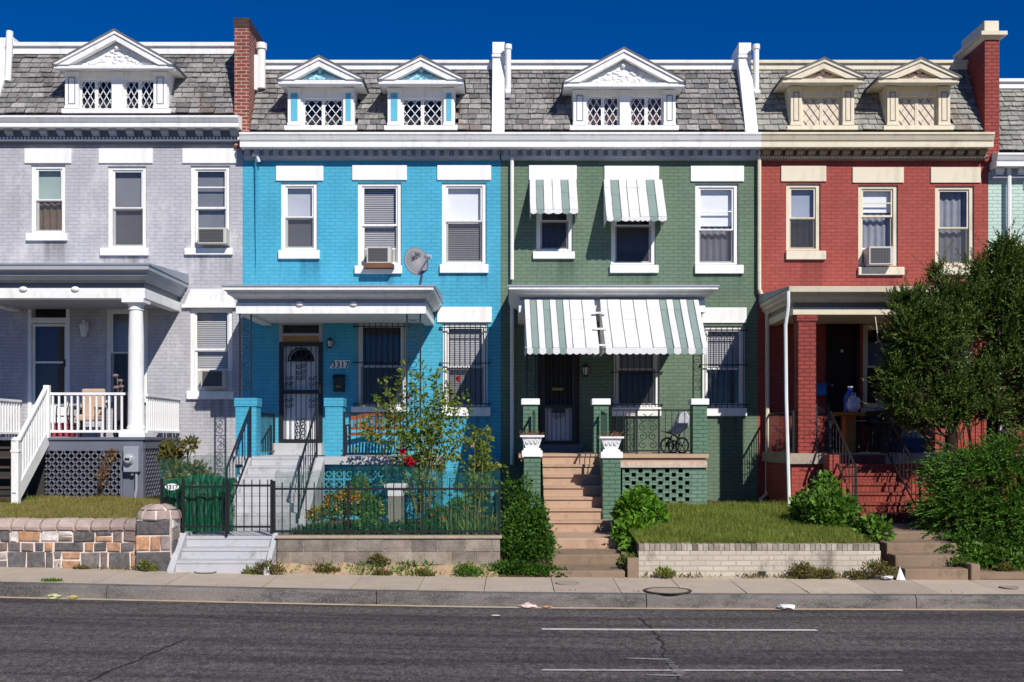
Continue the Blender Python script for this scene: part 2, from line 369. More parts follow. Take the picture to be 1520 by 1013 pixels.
def gpt(px, py, zz=None):           # the road point seen at a photo pixel
    z = 0.03; 
    d = FPX * (EYE - z) / (py - 650); x = (px-760)*d/FPX
    d = FPX * (EYE - road_z(x, d-DIST)) / (py - 650); return ((px-760)*d/FPX, d-DIST)
crack(jag(gpt(132, 1012), gpt(205, 980), 10, .03) + jag(gpt(207, 979), gpt(272, 951), 10, .03), .012)
crack(jag(gpt(948, 918), gpt(972, 940), 6, .03), .012)
crack(jag(gpt(972, 940), gpt(1006, 1010), 14, .05), .009)
M_crack = paint('tarred_crack', (.02, .019, .019), .7)
grid_sheet('road', xs, [-60, -40, -28, -24, -20] + [-13.9 + .5*i for i in range(11)], lambda x, y: road_z(ext(x), y), asphalt(), extra=(crk, M_crack))
M_ground = paint('far_ground', (.10, .11, .055), .95, .1, var=.3, vs=.3)
grid_sheet('ground', [-900, -400, -60, -31, 31, 60, 400, 900], [-900, -300, -60, -20, -8, 8, 60, 300, 900], lambda x, y: -.75, M_ground)
M_line = paint('road_line_paint', (.62, .61, .58), .7, .2, var=.1, vs=5, dirt=(.10, .095, .09), dirt_amt=.8, dstretch=(1,1,1))
M_line2 = paint('worn_road_line_paint', (.46, .45, .43), .8, .2, var=.15, vs=7, dirt=(.09, .085, .085), dirt_amt=1.0, dstretch=(1,1,1))
def stripe(name, p, q, w, mat, label_kind='structure'):
    mb = MB(); n = 40
    for i in range(n):
        a = [p[0]+(q[0]-p[0])*(i+k)/n for k in (0, 1)]; y = [p[1]+(q[1]-p[1])*(i+k)/n for k in (0, 1)]
        wa = w/2
        mb.quad(*[(xx, yy+s, road_z(xx, yy)+.009) for xx, yy, s in ((a[0], y[0], -wa), (a[1], y[1], -wa), (a[1], y[1], wa), (a[0], y[0], wa))])
    return single(mb, name, mat, None, None, kind='structure')
stripe('road_marking', gpt(804, 935), gpt(1213, 936.5), .11, M_line)
stripe('road_marking', gpt(804, 996), gpt(1340, 996.5), .07, M_line2)
# scraped white scratches on the worn line
mb = MB()
for (a, b) in (((990, 980), (1012, 1006)), ((965, 1004), (1012, 1005)), ((935, 979), (992, 981))):
    P, Q = gpt(*a), gpt(*b)
    for k in range(9):
        t = k/9; x = P[0]+(Q[0]-P[0])*t; y = P[1]+(Q[1]-P[1])*t; s = random.uniform(.02, .05)
        mb.quad(*[(x+dx, y+dy, road_z(x, y)+.013) for dx, dy in ((-s*1.6, -s*.35), (s*1.5, -s*.4), (s*1.7, s*.3), (-s*1.3, s*.4))])
single(mb, 'road_scuff', M_line2, None, None, kind='structure')
# curb and gutter
def curbmat():
    m, nt, N, L, B = newmat('curb_stone')
    c = mixc(nt, ramp(nt, noise(nt, 1.2, 6, .7, None, (.5, 1, 1)), .3, .7), L3(84, 81, 80), L3(122, 116, 110))
    c = mixc(nt, mul(nt, ramp(nt, noise(nt, 2.2, 7, .8, None, (.35, 1, 1)), .48, .60), .85), c, L3(60, 58, 58))
    c = mixc(nt, mul(nt, ramp(nt, noise(nt, 60, 3, .8), .5, .7), .5), c, L3(172, 164, 154))
    L.new(c, B.inputs['Base Color']); B.inputs['Roughness'].default_value = .9
    b = N.new('ShaderNodeBump'); b.inputs['Strength'].default_value = .6; L.new(noise(nt, 40, 5, .7), b.inputs['Height']); L.new(b.outputs[0], B.inputs['Normal']); return m
mb = MB(); mb2 = MB(); x = -30.0; cuts = []
while x < 30:
    w = 3.6 if x > -8 else 4.1
    x2 = x + w - .012
    n = 6
    for i in range(n):
        a = x + (x2-x)*i/n; b = x + (x2-x)*(i+1)/n
        za, zb = slope(a), slope(b)
        f = [(CURB-.02, -.25), (CURB-.02, 0), (CURB, .135), (CURB+.025, .172), (CURB+.05, .178), (CURB+.17, .18), (CURB+.17, -.25)]
        vs = [(a, u, za+w_) for u, w_ in f] + [(b, u, zb+w_) for u, w_ in f]
        mb.add(vs, [(k, k+1, 8+k, 7+k) for k in range(6)] + ([tuple(range(7))] if i == 0 else []) + ([tuple(range(13, 6, -1))] if i == n-1 else []))
    x += w
o = single(mb, 'curb', curbmat(), None, None, kind='structure')
for i in range(120):               # concrete gutter lip with drifted sand
    a = -30+.5*i; b = a+.5
    mb2.quad(*[(xx, yy, road_z(xx, yy)+.007) for xx, yy in ((a, CURB-.16), (b, CURB-.16), (b, CURB-.02), (a, CURB-.02))])
single(mb2, 'gutter', paint('gutter_sand', L3(196, 176, 150), .9, .2, var=.12, vs=4, dirt=L3(110, 100, 92), dirt_amt=.5, dstretch=(.4, 1, 1)), None, None, kind='structure')
# sidewalk slabs
mb = MB(); x = -30.2
M_walk = islands('sidewalk_slabs', [L3(186, 171, 154), L3(198, 183, 164), L3(178, 164, 148), L3(193, 178, 160)], .9, .3, 60, .10, 2.5)
jx = [PX(p, -7.6) for p in (-60, 40, 182, 280, 415, 537, 630, 722, 819, 912, 999, 1085, 1172, 1265, 1355, 1445, 1540)]
jx = [jx[0] - .95*k for k in range(20, 0, -1)] + jx + [jx[-1] + .95*k for k in range(1, 16)]
for a, b in zip(jx[:-1], jx[1:]):
    dz = random.uniform(-.006, .006)
    b -= .010
    vs = [(a, CURB+.175, slope(a)+.18+dz), (b, CURB+.175, slope(b)+.18-dz*.5), (b, WALK+.35, slope(b)+.215+dz), (a, WALK+.35, slope(a)+.215)]
    mb.add(vs + [(v[0], v[1], v[2]-.2) for v in vs], [(0,1,2,3), (0,4,5,1), (1,5,6,2), (2,6,7,3), (3,7,4,0)])
single(mb, 'sidewalk', M_walk, None, None, kind='structure')
mb = MB()
for i in range(60): mb.quad(*[(x, y, slope(x)+.13) for x, y in ((i-30, CURB+.1), (i-29, CURB+.1), (i-29, WALK+.5), (i-30, WALK+.5))])
# front yards
HX = [-11.1, -5.714, -0.243, 5.2, 10.1]
def sstep(a, b, t):
    t = max(0, min(1, (t-a)/(b-a))); return t*t*(3-2*t)
def yard_z(x, y):
    t = max(0, min(1, (y+7.2)/4.8))
    lav = 1.02 + .10*t
    blu = .66 + .06*t
    grn = .66 + .30*t
    red = .45 + .42*t
    z = lav + (blu-lav)*sstep(-5.02, -4.96, x)
    z = z + (grn-z)*sstep(-.2, .1, x)
    z = z + (red-z)*sstep(5.35, 5.6, x) if x > 5.3 else z
    if -4.96 < x < -3.5 and y < -6.4: z = min(z, .25)       # room for the steps
    if .5 < x < 1.8 and y < -3.9: z = min(z, .22 + .3*max(0, min(1, (y+7.2)/2.6)))
    if -.19 < x < .57: z = min(z, .24 + .62*max(0, y+7.1))
    if x > 5.42 and not 5.7 < x < 6.86: z = min(z, .30 + .4*max(0, y+7.1))
    if 5.45 < x < 7.15 and y < -5.6: z = min(z, .2 + .1*t)
    return z + .015*math.sin(x*5.3+y*3.1) + .012*math.sin(x*2.1-y*4.7)
M_soil = paint('yard_soil', L3(92, 74, 56), .95, .1, var=.25, vs=4, dirt=L3(60, 66, 34), dirt_amt=.7, bump=.8, bs=30, dstretch=(1,1,1))
ys = [float(v) for v in np.arange(-7.12, 1.2, .16)] + [2, 10]
yx = [-30, -20, -14] + [float(v) for v in np.arange(-12, 12.1, .12)] + [14, 20, 30]
grid_sheet('yard_ground', yx, ys, lambda x, y: yard_z(x, y) - .02, M_soil)
mbb = mb; single(mbb, 'sidewalk_bed', M_soil, None, None, kind='structure')
# ---------------------------------------------------------------- houses: shared builders
def wavy(mb, x0, x1, y, z0, z1, amp, n):
    k = max(4, int((x1-x0)/.02))
    ps = [(x0+(x1-x0)*i/k, y+amp*math.sin(i*n)) for i in range(k+1)]
    for a, b in zip(ps[:-1], ps[1:]):
        mb.quad((a[0], a[1], z0), (b[0], b[1], z0), (b[0], b[1], z1), (a[0], a[1], z1))
def window(H, fr, lint, sill, split=.5, fills=(('slats', M_blind, 0, 1),), screen=True, trim=None, bars=None, hood=False, label=None, glass=True, mid=None):
    """one sash window: fr, lint, sill are photo boxes (px0, px1, py0, py1) on the front wall plane"""
    trim = trim or H['trim']
    x0, x1, z1, z0 = PX(fr[0]), PX(fr[1]), PZ(fr[2]), PZ(fr[3])
    H['open'].append((x0, x1, z0, z1))
    c = .085
    f = MB()
    f.box(x0, x0+c, .045, .17, z0, z1); f.box(x1-c, x1, .045, .17, z0, z1)
    f.box(x0+c, x1-c, .045, .17, z1-c*.8, z1); f.box(x0+c, x1-c, .05, .17, z0, z0+c*.55)
    w = part(f, 'window', trim, H['root'], label=label)
    a0, a1, b0, b1 = x0+c, x1-c, z0+c*.55, z1-c*.8
    zm = b0 + (b1-b0)*(1-split)
    s = .04
    def sash(ya, yb, lo, hi):
        m = MB(); m.box(a0, a0+s, ya, yb, lo, hi); m.box(a1-s, a1, ya, yb, lo, hi)
        m.box(a0+s, a1-s, ya, yb, hi-s, hi); m.box(a0+s, a1-s, ya, yb, lo, lo+s)
        if mid and lo > b0: m.box(a0+s, a1-s, ya+.003, yb-.003, lo+(hi-lo)*mid-.012, lo+(hi-lo)*mid+.012)
        part(m, 'sash', trim, w)
        if glass:
            g = MB(); y = (ya+yb)/2; g.quad((a0+s*.5, y, lo+s*.5), (a1-s*.5, y, lo+s*.5), (a1-s*.5, y, hi-s*.5), (a0+s*.5, y, hi-s*.5)); part(g, 'pane', M_glass, w)
    sash(.078, .11, zm-.02, b1); sash(.115, .147, b0, zm+.02)
    if screen:
        g = MB(); g.quad((a0, .07, b0), (a1, .07, b0), (a1, .07, zm), (a0, .07, zm)); part(g, 'insect_screen', M_screen, w)
    for kind, mat, t0, t1 in fills:
        m = MB(); hi, lo = b1-(b1-b0)*t0, b1-(b1-b0)*t1
        if kind == 'slats':
            z = hi
            while z > lo: m.add([(a0, .20, z-.037), (a1, .20, z-.037), (a1, .226, z), (a0, .226, z)], [(0,1,2,3)]); z -= .04
            part(m, 'blind', mat, w)
        elif kind == 'shade': m.box(a0, a1, .20, .206, lo, hi); part(m, 'roller_shade', mat, w)
        else: wavy(m, a0, a1, .25, lo, hi, .018, .9); part(m, 'curtain', mat, w)
    if lint:
        m = MB(); X0, X1, Z1, Z0 = PX(lint[0]), PX(lint[1]), PZ(lint[2]), PZ(lint[3])
        m.box(X0, X1, -.035, .03, Z0, Z1); part(m, 'lintel', M_sill if trim is M_white else trim, w, bevel=.008)
    if sill:
        H.setdefault('sills', []).append((PX(sill[0])+.02, PX(sill[1])-.02, PZ(sill[3]), random.uniform(.35, .8)))
        m = MB(); X0, X1, Z1, Z0 = PX(sill[0]), PX(sill[1]), PZ(sill[2]), PZ(sill[3])
        m.add([(X0,-.075,Z0),(X1,-.075,Z0),(X1,.06,Z0),(X0,.06,Z0),(X0,-.075,Z1-.02),(X1,-.075,Z1-.02),(X1,.06,Z1+.004),(X0,.06,Z1+.004)], [(0,3,2,1),(4,5,6,7),(0,1,5,4),(1,2,6,5),(2,3,7,6),(3,0,4,7)])
        part(m, 'sill', M_sill if trim is M_white else trim, w, bevel=.008)
    if bars:
        m = MB(); X0, X1 = x0+.0, x1; n = bars
        for i in range(n):
            x = X0+.04+(X1-X0-.08)*i/(n-1); m.bar((x, -.05, z0+.0), (x, -.05, z1-.02), .016)
        for z in (z0+.06, z0+(z1-z0)*.52, z1-.1):
            m.bar((X0-.05, -.05, z), (X1+.05, -.05, z), .02); m.bar((X0-.05, -.05, z), (X0-.05, .02, z), .03); m.bar((X1+.05, -.05, z), (X1+.05, .02, z), .03)
        part(m, 'security_bars', M_iron, w)
    return w
def front_wall(H, zb, zt, mat):
    X0, X1 = H['x']; ops = H['open']
    xs_ = sorted({X0, X1} | {v for o in ops for v in o[:2]}); zs = sorted({zb, zt} | {v for o in ops for v in o[2:]})
    m = MB()
    for i in range(len(xs_)-1):
        for j in range(len(zs)-1):
            cx, cz = (xs_[i]+xs_[i+1])/2, (zs[j]+zs[j+1])/2
            if any(o[0] < cx < o[1] and o[2] < cz < o[3] for o in ops): continue
            m.quad((xs_[i], 0, zs[j]), (xs_[i+1], 0, zs[j]), (xs_[i+1], 0, zs[j+1]), (xs_[i], 0, zs[j+1]))
    for a, b, c, d in ops:
        t = .27
        m.quad((a,0,c),(a,t,c),(a,t,d),(a,0,d)); m.quad((b,0,c),(b,0,d),(b,t,d),(b,t,c)); m.quad((a,0,c),(b,0,c),(b,t,c),(a,t,c)); m.quad((a,0,d),(a,t,d),(b,t,d),(b,0,d))
    for x in (X0+.02, X1-.02): m.quad((x, .02, zb), (x, 9, zb), (x, 9, zt), (x, .02, zt))
    m.quad((X0+.02, 9, zb), (X1-.02, 9, zb), (X1-.02, 9, zt), (X0+.02, 9, zt))
    o = meshobj('wall', m.v, m.f, mat, H['root'], None, False, None, False)
    if H.get('sills'): drips(mat, H['sills'], H.get('drip', L3(84, 80, 76)), WP[o.name])
    r = MB(); r.quad((X0+.04, 1.3, zb), (X1-.04, 1.3, zb), (X1-.04, 1.3, zt), (X0+.04, 1.3, zt))
    z = (PZ(430)); r.quad((X0+.04, .3, z), (X1-.04, .3, z), (X1-.04, 1.3, z), (X0+.04, 1.3, z))
    part(r, 'room_dark_sheet', M_room, H['root'])  # near-black sheets added so that the windows read dark
def mansard(H, z0, z1, mat, y0=-.03, y1=.9, holes=(), x0=None, x1=None):
    X0 = H['x'][0] if x0 is None else x0; X1 = H['x'][1] if x1 is None else x1
    b = MB(); b.prism([(y0+.05, z0-.05), (y1+.03, z1), (9, z1), (9, z0-.05)], X0, X1, 'x')
    rf = part(b, 'mansard_roof', M_under, H['root'])
    m = MB(); L = math.hypot(y1-y0, z1-z0); ny, nz = -(z1-z0)/L, (y1-y0)/L
    rows = int(L/.142); e = L/rows
    for r in range(rows):
        x = X0 - random.uniform(0, .2)
        while x < X1:
            w = random.choice((.18, .21, .24, .27, .31)) ; a, c = max(x, X0), min(x+w-.011, X1)
            x += w
            if c-a < .03: continue
            cx = (a+c)/2; t0 = r*e - random.uniform(0, .016); t1 = r*e + e + .03
            zc = z0+(z1-z0)*(t0+.06)/L
            if any(h[0] < cx < h[1] and h[2] < zc < h[3] for h in holes): continue
            k0 = .038 + random.uniform(-.008, .014); k1 = .006
            def pt(xx, t, k): return (xx, y0+(y1-y0)*t/L + ny*k, z0+(z1-z0)*t/L + nz*k)
            j = random.uniform(-.009, .009); j2 = random.uniform(-.006, .006)
            vs = [pt(a, t0+j, k0), pt(c, t0-j, k0+j2), pt(c, t1, k1), pt(a, t1, k1), pt(a, t0+j, k0-.02), pt(c, t0-j, k0-.02)]
            m.add(vs, [(0,1,2,3), (4,5,1,0)])
    meshobj('slates', m.v, m.f, mat, rf, None, False, None, False)
    return rf
def coping(H, z0, h, trim, y=.80, x0=None, x1=None):
    X0 = H['x'][0] if x0 is None else x0; X1 = H['x'][1] if x1 is None else x1
    m = MB(); m.prism([(y+.02, z0-.03), (y+.02, z0+h*.58), (y-.035, z0+h*.62), (y-.035, z0+h), (y+.5, z0+h+.02), (y+.5, z0-.03)], X0, X1, 'x')
    return part(m, 'roof_coping', trim, H['root'])
def cornice(H, zt, zb, wall_zb, prof_out, trim, frieze, x0=None, x1=None, brackets=None, blocks=None, dentil=None, returns=(False, False)):
    """crown moulding from zt to zb, frieze below down to wall_zb"""
    X0 = H['x'][0] if x0 is None else x0; X1 = H['x'][1] if x1 is None else x1
    o = prof_out; h = zt-zb
    m = MB()
    prof = [(.06, zt+.12), (-o, zt+.01), (-o, zt-.03), (-o+.03, zt-.034), (-o+.03, zt-.055), (-o+.012, zt-.06), (-o+.05, zt-h*.50), (-o+.085, zt-h*.52), (-o+.085, zt-h*.60), (-o+.07, zt-h*.62), (-o+.07, zb), (.06, zb)]
    m.prism(prof, X0, X1, 'x')
    cn = part(m, 'cornice', trim, H['root'])
    m = MB(); m.prism([(.02, zb-.002), (-.10, zb-.002), (-.10, wall_zb+.09), (-.14, wall_zb+.085), (-.14, wall_zb+.05), (-.09, wall_zb+.04), (-.07, wall_zb), (.02, wall_zb)], X0+.015, X1-.015, 'x')
    part(m, 'frieze', frieze, cn)
    if brackets:
        n, bt = brackets
        m = MB(); z = zb-.006; m.prism([(-.101, z), (-o+.20, z), (-o+.20, z-.06), (-o+.27, z-.09), (-.14, z-.13), (-.101, z-.13)], -.075, .075, 'x')
        first = None; sp = (X1-X0-.3)/(n-1)
        for i in range(n):
            w = Vector((X0+.15+sp*i, -.25, z-.065))
            if first is None:
                first = part(m, 'bracket', bt, cn); first.location.x = w.x - WP[cn.name].x
            else:
                c = first.copy(); C.objects.link(c); c.parent = cn; c.location.x = w.x - WP[cn.name].x
    if dentil:
        sp, w, z1, z0, yo, mt = dentil
        m = MB(); x = X0+.06
        if w < .08:
            while x < X1-.06: m.box(x, x+w, yo, -.09, z0, z1); x += sp
            part(m, 'dentils', mt, cn)
        else:
            m.box(x, x+w, yo, -.09, z0, z1); f0 = part(m, 'dentil_block', mt, cn); k = 1
            while x+sp*k < X1-.16:
                c = f0.copy(); C.objects.link(c); c.parent = cn; c.location.x = f0.location.x+sp*k; k += 1
    return cn
def lattice(mb, x0, x1, z0, z1, y, dx, dz, w, t=.012):
    """crossed diagonal bars clipped to a rectangle"""
    W, Hh = x1-x0, z1-z0; sl = dz/dx
    for sgn in (1, -1):
        k = -int(Hh/dz) - 2
        while k*dx < W + Hh/sl + dx:
            pts = []
            # line x = x0 + k*dx + sgn*(z - z0)/sl  (shifted for sgn=-1)
            def xa(z): return x0 + k*dx + ((z-z0)/sl if sgn > 0 else (z1-z)/sl - 0)
            za, zb_ = z0, z1
            f = lambda X: (z0 + (X-x0-k*dx)*sl) if sgn > 0 else (z1 - (X-x0-k*dx)*sl)
            lo, hi = sorted((f(x0), f(x1))); za, zb_ = max(z0, lo), min(z1, hi)
            if zb_-za > .02: mb.bar((xa(za), y, za), (xa(zb_), y, zb_), w, t, (0, 1, 0))
            k += 1
def dormer(H, body, ped, apex, wins, mull, pil, trim, panel=None, tymp=None, orn=None, pane='dark', back=1.35, label=None, boarded=False):
    """body (px0, px1, py_top, py_bot); ped (px0, px1, base_y, fascia_y); apex (px, py)"""
    yb = -.02; yp = -.36
    x0, x1 = PX(body[0], yb), PX(body[1], yb); zt, zb = PZ(body[2], yb), PZ(body[3], yb)
    m = MB()
    wy0, wy1 = PZ(wins[0][3], yb), PZ(wins[0][2], yb)
    # body front is framed around the windows
    edges = [x0] + [v for w in wins for v in (PX(w[0], yb), PX(w[1], yb))] + [x1]
    for i in range(0, len(edges), 2): m.box(edges[i], edges[i+1], yb, yb+.14, zb, zt)
    for w in wins:
        m.box(PX(w[0], yb), PX(w[1], yb), yb, yb+.14, wy1, zt); m.box(PX(w[0], yb), PX(w[1], yb), yb, yb+.14, zb, wy0)
    m.box(x0, x0+.06, yb+.14, back, zb, zt); m.box(x1-.06, x1, yb+.14, back, zb, zt)
    m.box(x0-.06, x1+.06, yb-.06, yb-.002, zb-.05, zb+.035)
    d = part(m, 'dormer', trim, H['root'], label=label)
    for p in pil:
        a, b = PX(p[0], yb), PX(p[1], yb)
        q = MB(); q.box(a, b, yb-.055, yb-.002, zb+.04, zt-.02); q.box(a-.012, b+.012, yb-.075, yb-.056, zt-.10, zt-.03); q.box(a-.01, b+.01, yb-.07, yb-.056, zb+.04, zb+.09)
        part(q, 'pilaster', trim, d)
        q = MB(); k = (b-a)*.24; q.box(a+k, b-k, yb-.063, yb-.054, zb+.13, zt-.14)
        if panel: part(q, 'pilaster_panel', panel, d)
        else:
            q = MB()
            for u, v, r, s in ((a+k, a+k+.014, zb+.13, zt-.14), (b-k-.014, b-k, zb+.13, zt-.14), (a+k+.014, b-k-.014, zb+.13, zb+.145), (a+k+.014, b-k-.014, zt-.155, zt-.14)): q.box(u, v, yb-.064, yb-.054, r, s)
            part(q, 'pilaster_panel', M_greytrim if not boarded else M_tan, d)
    for p in mull:
        q = MB(); q.box(PX(p[0], yb), PX(p[1], yb), yb-.05, yb-.002, zb+.04, zt-.02); part(q, 'mullion', trim, d)
    for w in wins:
        a, b = PX(w[0], yb), PX(w[1], yb); mid = (a+b)/2; f = .035
        for u, v in ((a, mid), (mid, b)):
            q = MB(); q.box(u+.002, u+f, yb+.05, yb+.09, wy0, wy1); q.box(v-f, v-.002, yb+.05, yb+.09, wy0, wy1); q.box(u+f, v-f, yb+.05, yb+.09, wy1-f, wy1); q.box(u+f, v-f, yb+.05, yb+.09, wy0, wy0+f)
            part(q, 'casement', trim, d)
            q = MB(); lattice(q, u+f, v-f, wy0+f, wy1-f, yb+.055, (v-u-2*f)/2.0, (wy1-wy0-2*f)/2.6, .014 if not boarded else .008, .012)
            part(q, 'leading', trim if not boarded else M_tan, d)
            q = MB()
            if boarded: q.box(u+f, v-f, yb+.066, yb+.08, wy0+f, wy1-f); part(q, 'board', paint('beige_board', L3(218, 206, 188), .6, .2, var=.05, dirt=L3(150, 135, 115), dirt_amt=.3), d)
            else: q.quad((u+f, yb+.07, wy0+f), (v-f, yb+.07, wy0+f), (v-f, yb+.07, wy1-f), (u+f, yb+.07, wy1-f)); part(q, 'pane', M_glass, d)
        if not boarded:
            q = MB(); q.quad((a-.02, yb+.30, wy0-.05), (b+.02, yb+.30, wy0-.05), (b+.02, yb+.30, wy1+.05), (a-.02, yb+.30, wy1+.05)); part(q, 'dark_backing', M_room, d)
            if pane == 'cloth':
                q = MB(); wavy(q, a, b, yb+.18, wy0, wy1, .02, 1.3); part(q, 'curtain', paint('mauve_curtain', L3(110, 84, 80), .9, .1, var=.3, vs=8), d)
    # pediment
    X0, X1 = PX(ped[0], yp), PX(ped[1], yp); zb2, zf = PZ(ped[2], yp), PZ(ped[3], yp); xa, za = PX(apex[0], yp), PZ(apex[1], yp)
    q = MB()
    q.prism([(yp, zb2), (yp, zf+.035), (yp+.03, zf+.03), (yp+.05, zf), (yb-.02, zt+.005), (back, zt+.005), (back, zb2)], X0, X1, 'x')   # horizontal cornice with raked soffit
    p = part(q, 'pediment', trim, d)
    t = .155
    sl = (za-zb2)/((X1-X0)/2)
    for sx in (-1, 1):
        xe = X0 if sx < 0 else X1
        q = MB(); c = (xe, zb2+.004); e = (xa, za)
        q.prism([c, e, (xa, za-t*1.12), (xe-sx*t*1.0/ sl*1.12, zb2+.004)], yp-.03, yp+.10, 'y')
        q.prism([(xe, zb2+.012), (xa, za+.012), (xa, za-.045), (xe-sx*.045/sl, zb2+.012)], yp-.06, yp-.031, 'y')
        part(q, 'raking_cornice', trim, p)
        q = MB(); q.prism([(xe+sx*.03, zb2-.012+.012), (xe+sx*.03, zb2+.035), (xa, za+.055), (xa, za+.014)], yp-.07, back+.3, 'y'); part(q, 'gable_roof', M_flat, p)
    q = MB(); q.prism([(X0+t/sl, zb2+.004), (X1-t/sl, zb2+.004), (xa, za-t*1.1)], yp+.13, yp+.17, 'y'); part(q, 'tympanum', tymp or trim, p)
    q = MB()   # carved relief: fan of leaves and a boss
    hw = (X1-X0)/2 - t/sl - .12; hh = (za-t*1.1-zb2)
    for i in range(60):
        u = random.uniform(-1, 1); v = random.uniform(0, 1)*(1-abs(u))
        q.ball((xa+u*hw*.85, yp+.125, zb2+.05+v*hh*.62), random.uniform(.022, .042), 7, 5, (1.5, .6, .9))
    q.ball((xa, yp+.10, zb2+.05+hh*.66), .05, 8, 6)
    part(q, 'carved_relief', orn or trim, p, smooth=True)
    return d
def porch_roof(H, x0, x1, y0, zb, zband, zt, trim, over=.17, fro=.32, frieze=None, crown=None, ceil=None, bosses=()):
    m = MB(); m.box(x0, x1, y0, y0+.28, zb, zband); m.box(x0, x0+.2, y0+.28, -.002, zb, zband); m.box(x1-.2, x1, y0+.28, -.002, zb, zband)
    p = part(m, 'porch_roof', trim, H['root'], bevel=.006)
    m = MB(); m.box(x0+.02, x1-.02, y0+.03, -.003, zband-.06, zt-.08); part(m, 'porch_frieze', frieze or M_palegrey, p)
    m = MB(); h = zt-zband
    offs = [(.0, zband+h*.28), (.03, zband+h*.30), (.035, zband+h*.36), (over*.55, zband+h*.50), (over*.66, zband+h*.54), (over*.66, zband+h*.66), (over*.70, zband+h*.67), (over*.90, zband+h*.78), (over, zband+h*.79), (over, zt)]
    vs = []
    for o, z in offs:
        of = o/over*fro; vs += [(x0-o, y0-of, z), (x1+o, y0-of, z), (x1+o, -.004, z), (x0-o, -.004, z)]
    fs = [(i*4+k, i*4+(k+1) % 4, (i+1)*4+(k+1) % 4, (i+1)*4+k) for i in range(len(offs)-1) for k in range(4)] + [(3,2,1,0), tuple((len(offs)-1)*4+k for k in range(4))]
    m.add(vs, fs); part(m, 'crown_moulding', crown or trim, p)
    m = MB(); m.prism([(y0-fro-.02, zt+.004), (y0-fro-.02, zt+.035), (-.005, zt+.20), (-.005, zt+.004)], x0-over-.02, x1+over+.02, 'x'); part(m, 'roof_deck', M_galv, p)
    m = MB(); m.box(x0+.21, x1-.21, y0+.29, -.006, zb+.05, zb+.08); part(m, 'ceiling', ceil or trim, p)
    for bx in bosses:
        m = MB(); m.ball((bx, y0-.015, zband-.02), .065, 12, 8, (1.25, .5, .8)); part(m, 'round_boss', trim, p, smooth=True)
    return p
def scroll(mb, c, r, turns=1.4, n=22, y=None, w=.012, flip=1, start=0):
    pts = []
    for i in range(n+1):
        t = i/n; a = start + flip*turns*2*math.pi*t; rr = r*(1-.8*t)
        pts.append((c[0]+rr*math.cos(a), c[1], c[2]+rr*math.sin(a)))
    for a, b in zip(pts[:-1], pts[1:]): mb.bar(a, b, w, w, (0, 1, 0))
def iron_post(H, xa, xb, y, z0, z1, scr=True, name='iron_porch_post'):
    m = MB()
    for x in (xa, xb): m.bar((x, y, z0), (x, y, z1), .028)
    if scr:
        z = z0+.12; c = (xa+xb)/2; k = 1; n = max(1, int((z1-z0-.2)/.30)); st = (z1-z0-.2)/n
        for i in range(n):
            zz = z0+.1+st*(i+.5); scroll(m, (c, y, zz+st*.2), (xb-xa)*.42, 1.3, 14, w=.011, flip=k, start=-1.57); scroll(m, (c, y, zz-st*.2), (xb-xa)*.42, 1.3, 14, w=.011, flip=-k, start=1.57); k = -k
            m.bar((xa, y, zz+st*.48), (xb, y, zz+st*.48), .012)
    return part(m, name, M_iron, H['root'])
def iron_rail(H, p0, p1, h, sp=.13, drop=.09, name='iron_railing', post=(True, True), foot=.0, mat=None):
    """straight or raking railing between two foot points; each picket a sub-part"""
    p0 = Vector(p0); p1 = Vector(p1); up = Vector((0, 0, 1)); mat = mat or M_iron
    m = MB(); m.bar(p0+up*h, p1+up*h, .035, .028); m.bar(p0+up*drop, p1+up*drop, .028, .02)
    for p, k in zip((p0, p1), post):
        if k: m.bar(p-up*foot, p+up*(h+.02), .036)
    r = part(m, name, mat, H['root'])
    L = Vector((p1.x-p0.x, p1.y-p0.y, 0)).length; n = max(2, int(L/sp)); first = None
    for i in range(1, n):
        b = p0 + (p1-p0)*(i/n)
        if first is None:
            q = MB(); q.bar(b+up*drop, b+up*h, .013); first = part(q, 'picket', mat, r); o0 = b
        else:
            c = first.copy(); C.objects.link(c); c.parent = r; c.location = first.location + (b-o0)
    return r
def white_rail(H, p0, p1, zt_off, h0, n, posts=(False, False), bal=.034, name='porch_railing'):
    p0 = Vector(p0); p1 = Vector(p1); up = Vector((0, 0, 1)); m = MB()
    m.bar(p0+up*zt_off, p1+up*zt_off, .075, .05); m.bar(p0+up*h0, p1+up*h0, .05, .05)
    r = part(m, name, M_white, H['root'], bevel=.006); first = None
    for i in range(n):
        b = p0 + (p1-p0)*((i+.5)/n)
        if first is None:
            q = MB(); q.bar(b+up*(h0+.02), b+up*(zt_off-.02), bal); first = part(q, 'baluster', M_white, r); o0 = b
        else:
            c = first.copy(); C.objects.link(c); c.parent = r; c.location = first.location + (b-o0)
    return r
def stairs(H, x0, x1, ytop, ztop, n, rise, tread, mat, nose=.03, base=None, name='front_steps'):
    """one solid flight: stepped profile with nosings, extruded across its width"""
    m = MB(); out = [(ytop+.05, ztop)]; y = ytop; z = ztop
    for i in range(n):
        out += [(y-nose, z), (y-nose, z-.045), (y, z-.046), (y, z-rise)]
        z -= rise; y -= tread
    zb = base if base is not None else z-.3
    out[-1] = (y+tread, zb); out.append((ytop+.05, zb))
    m.prism(out, x0, x1, 'x')
    return part(m, name, mat, H['root'])
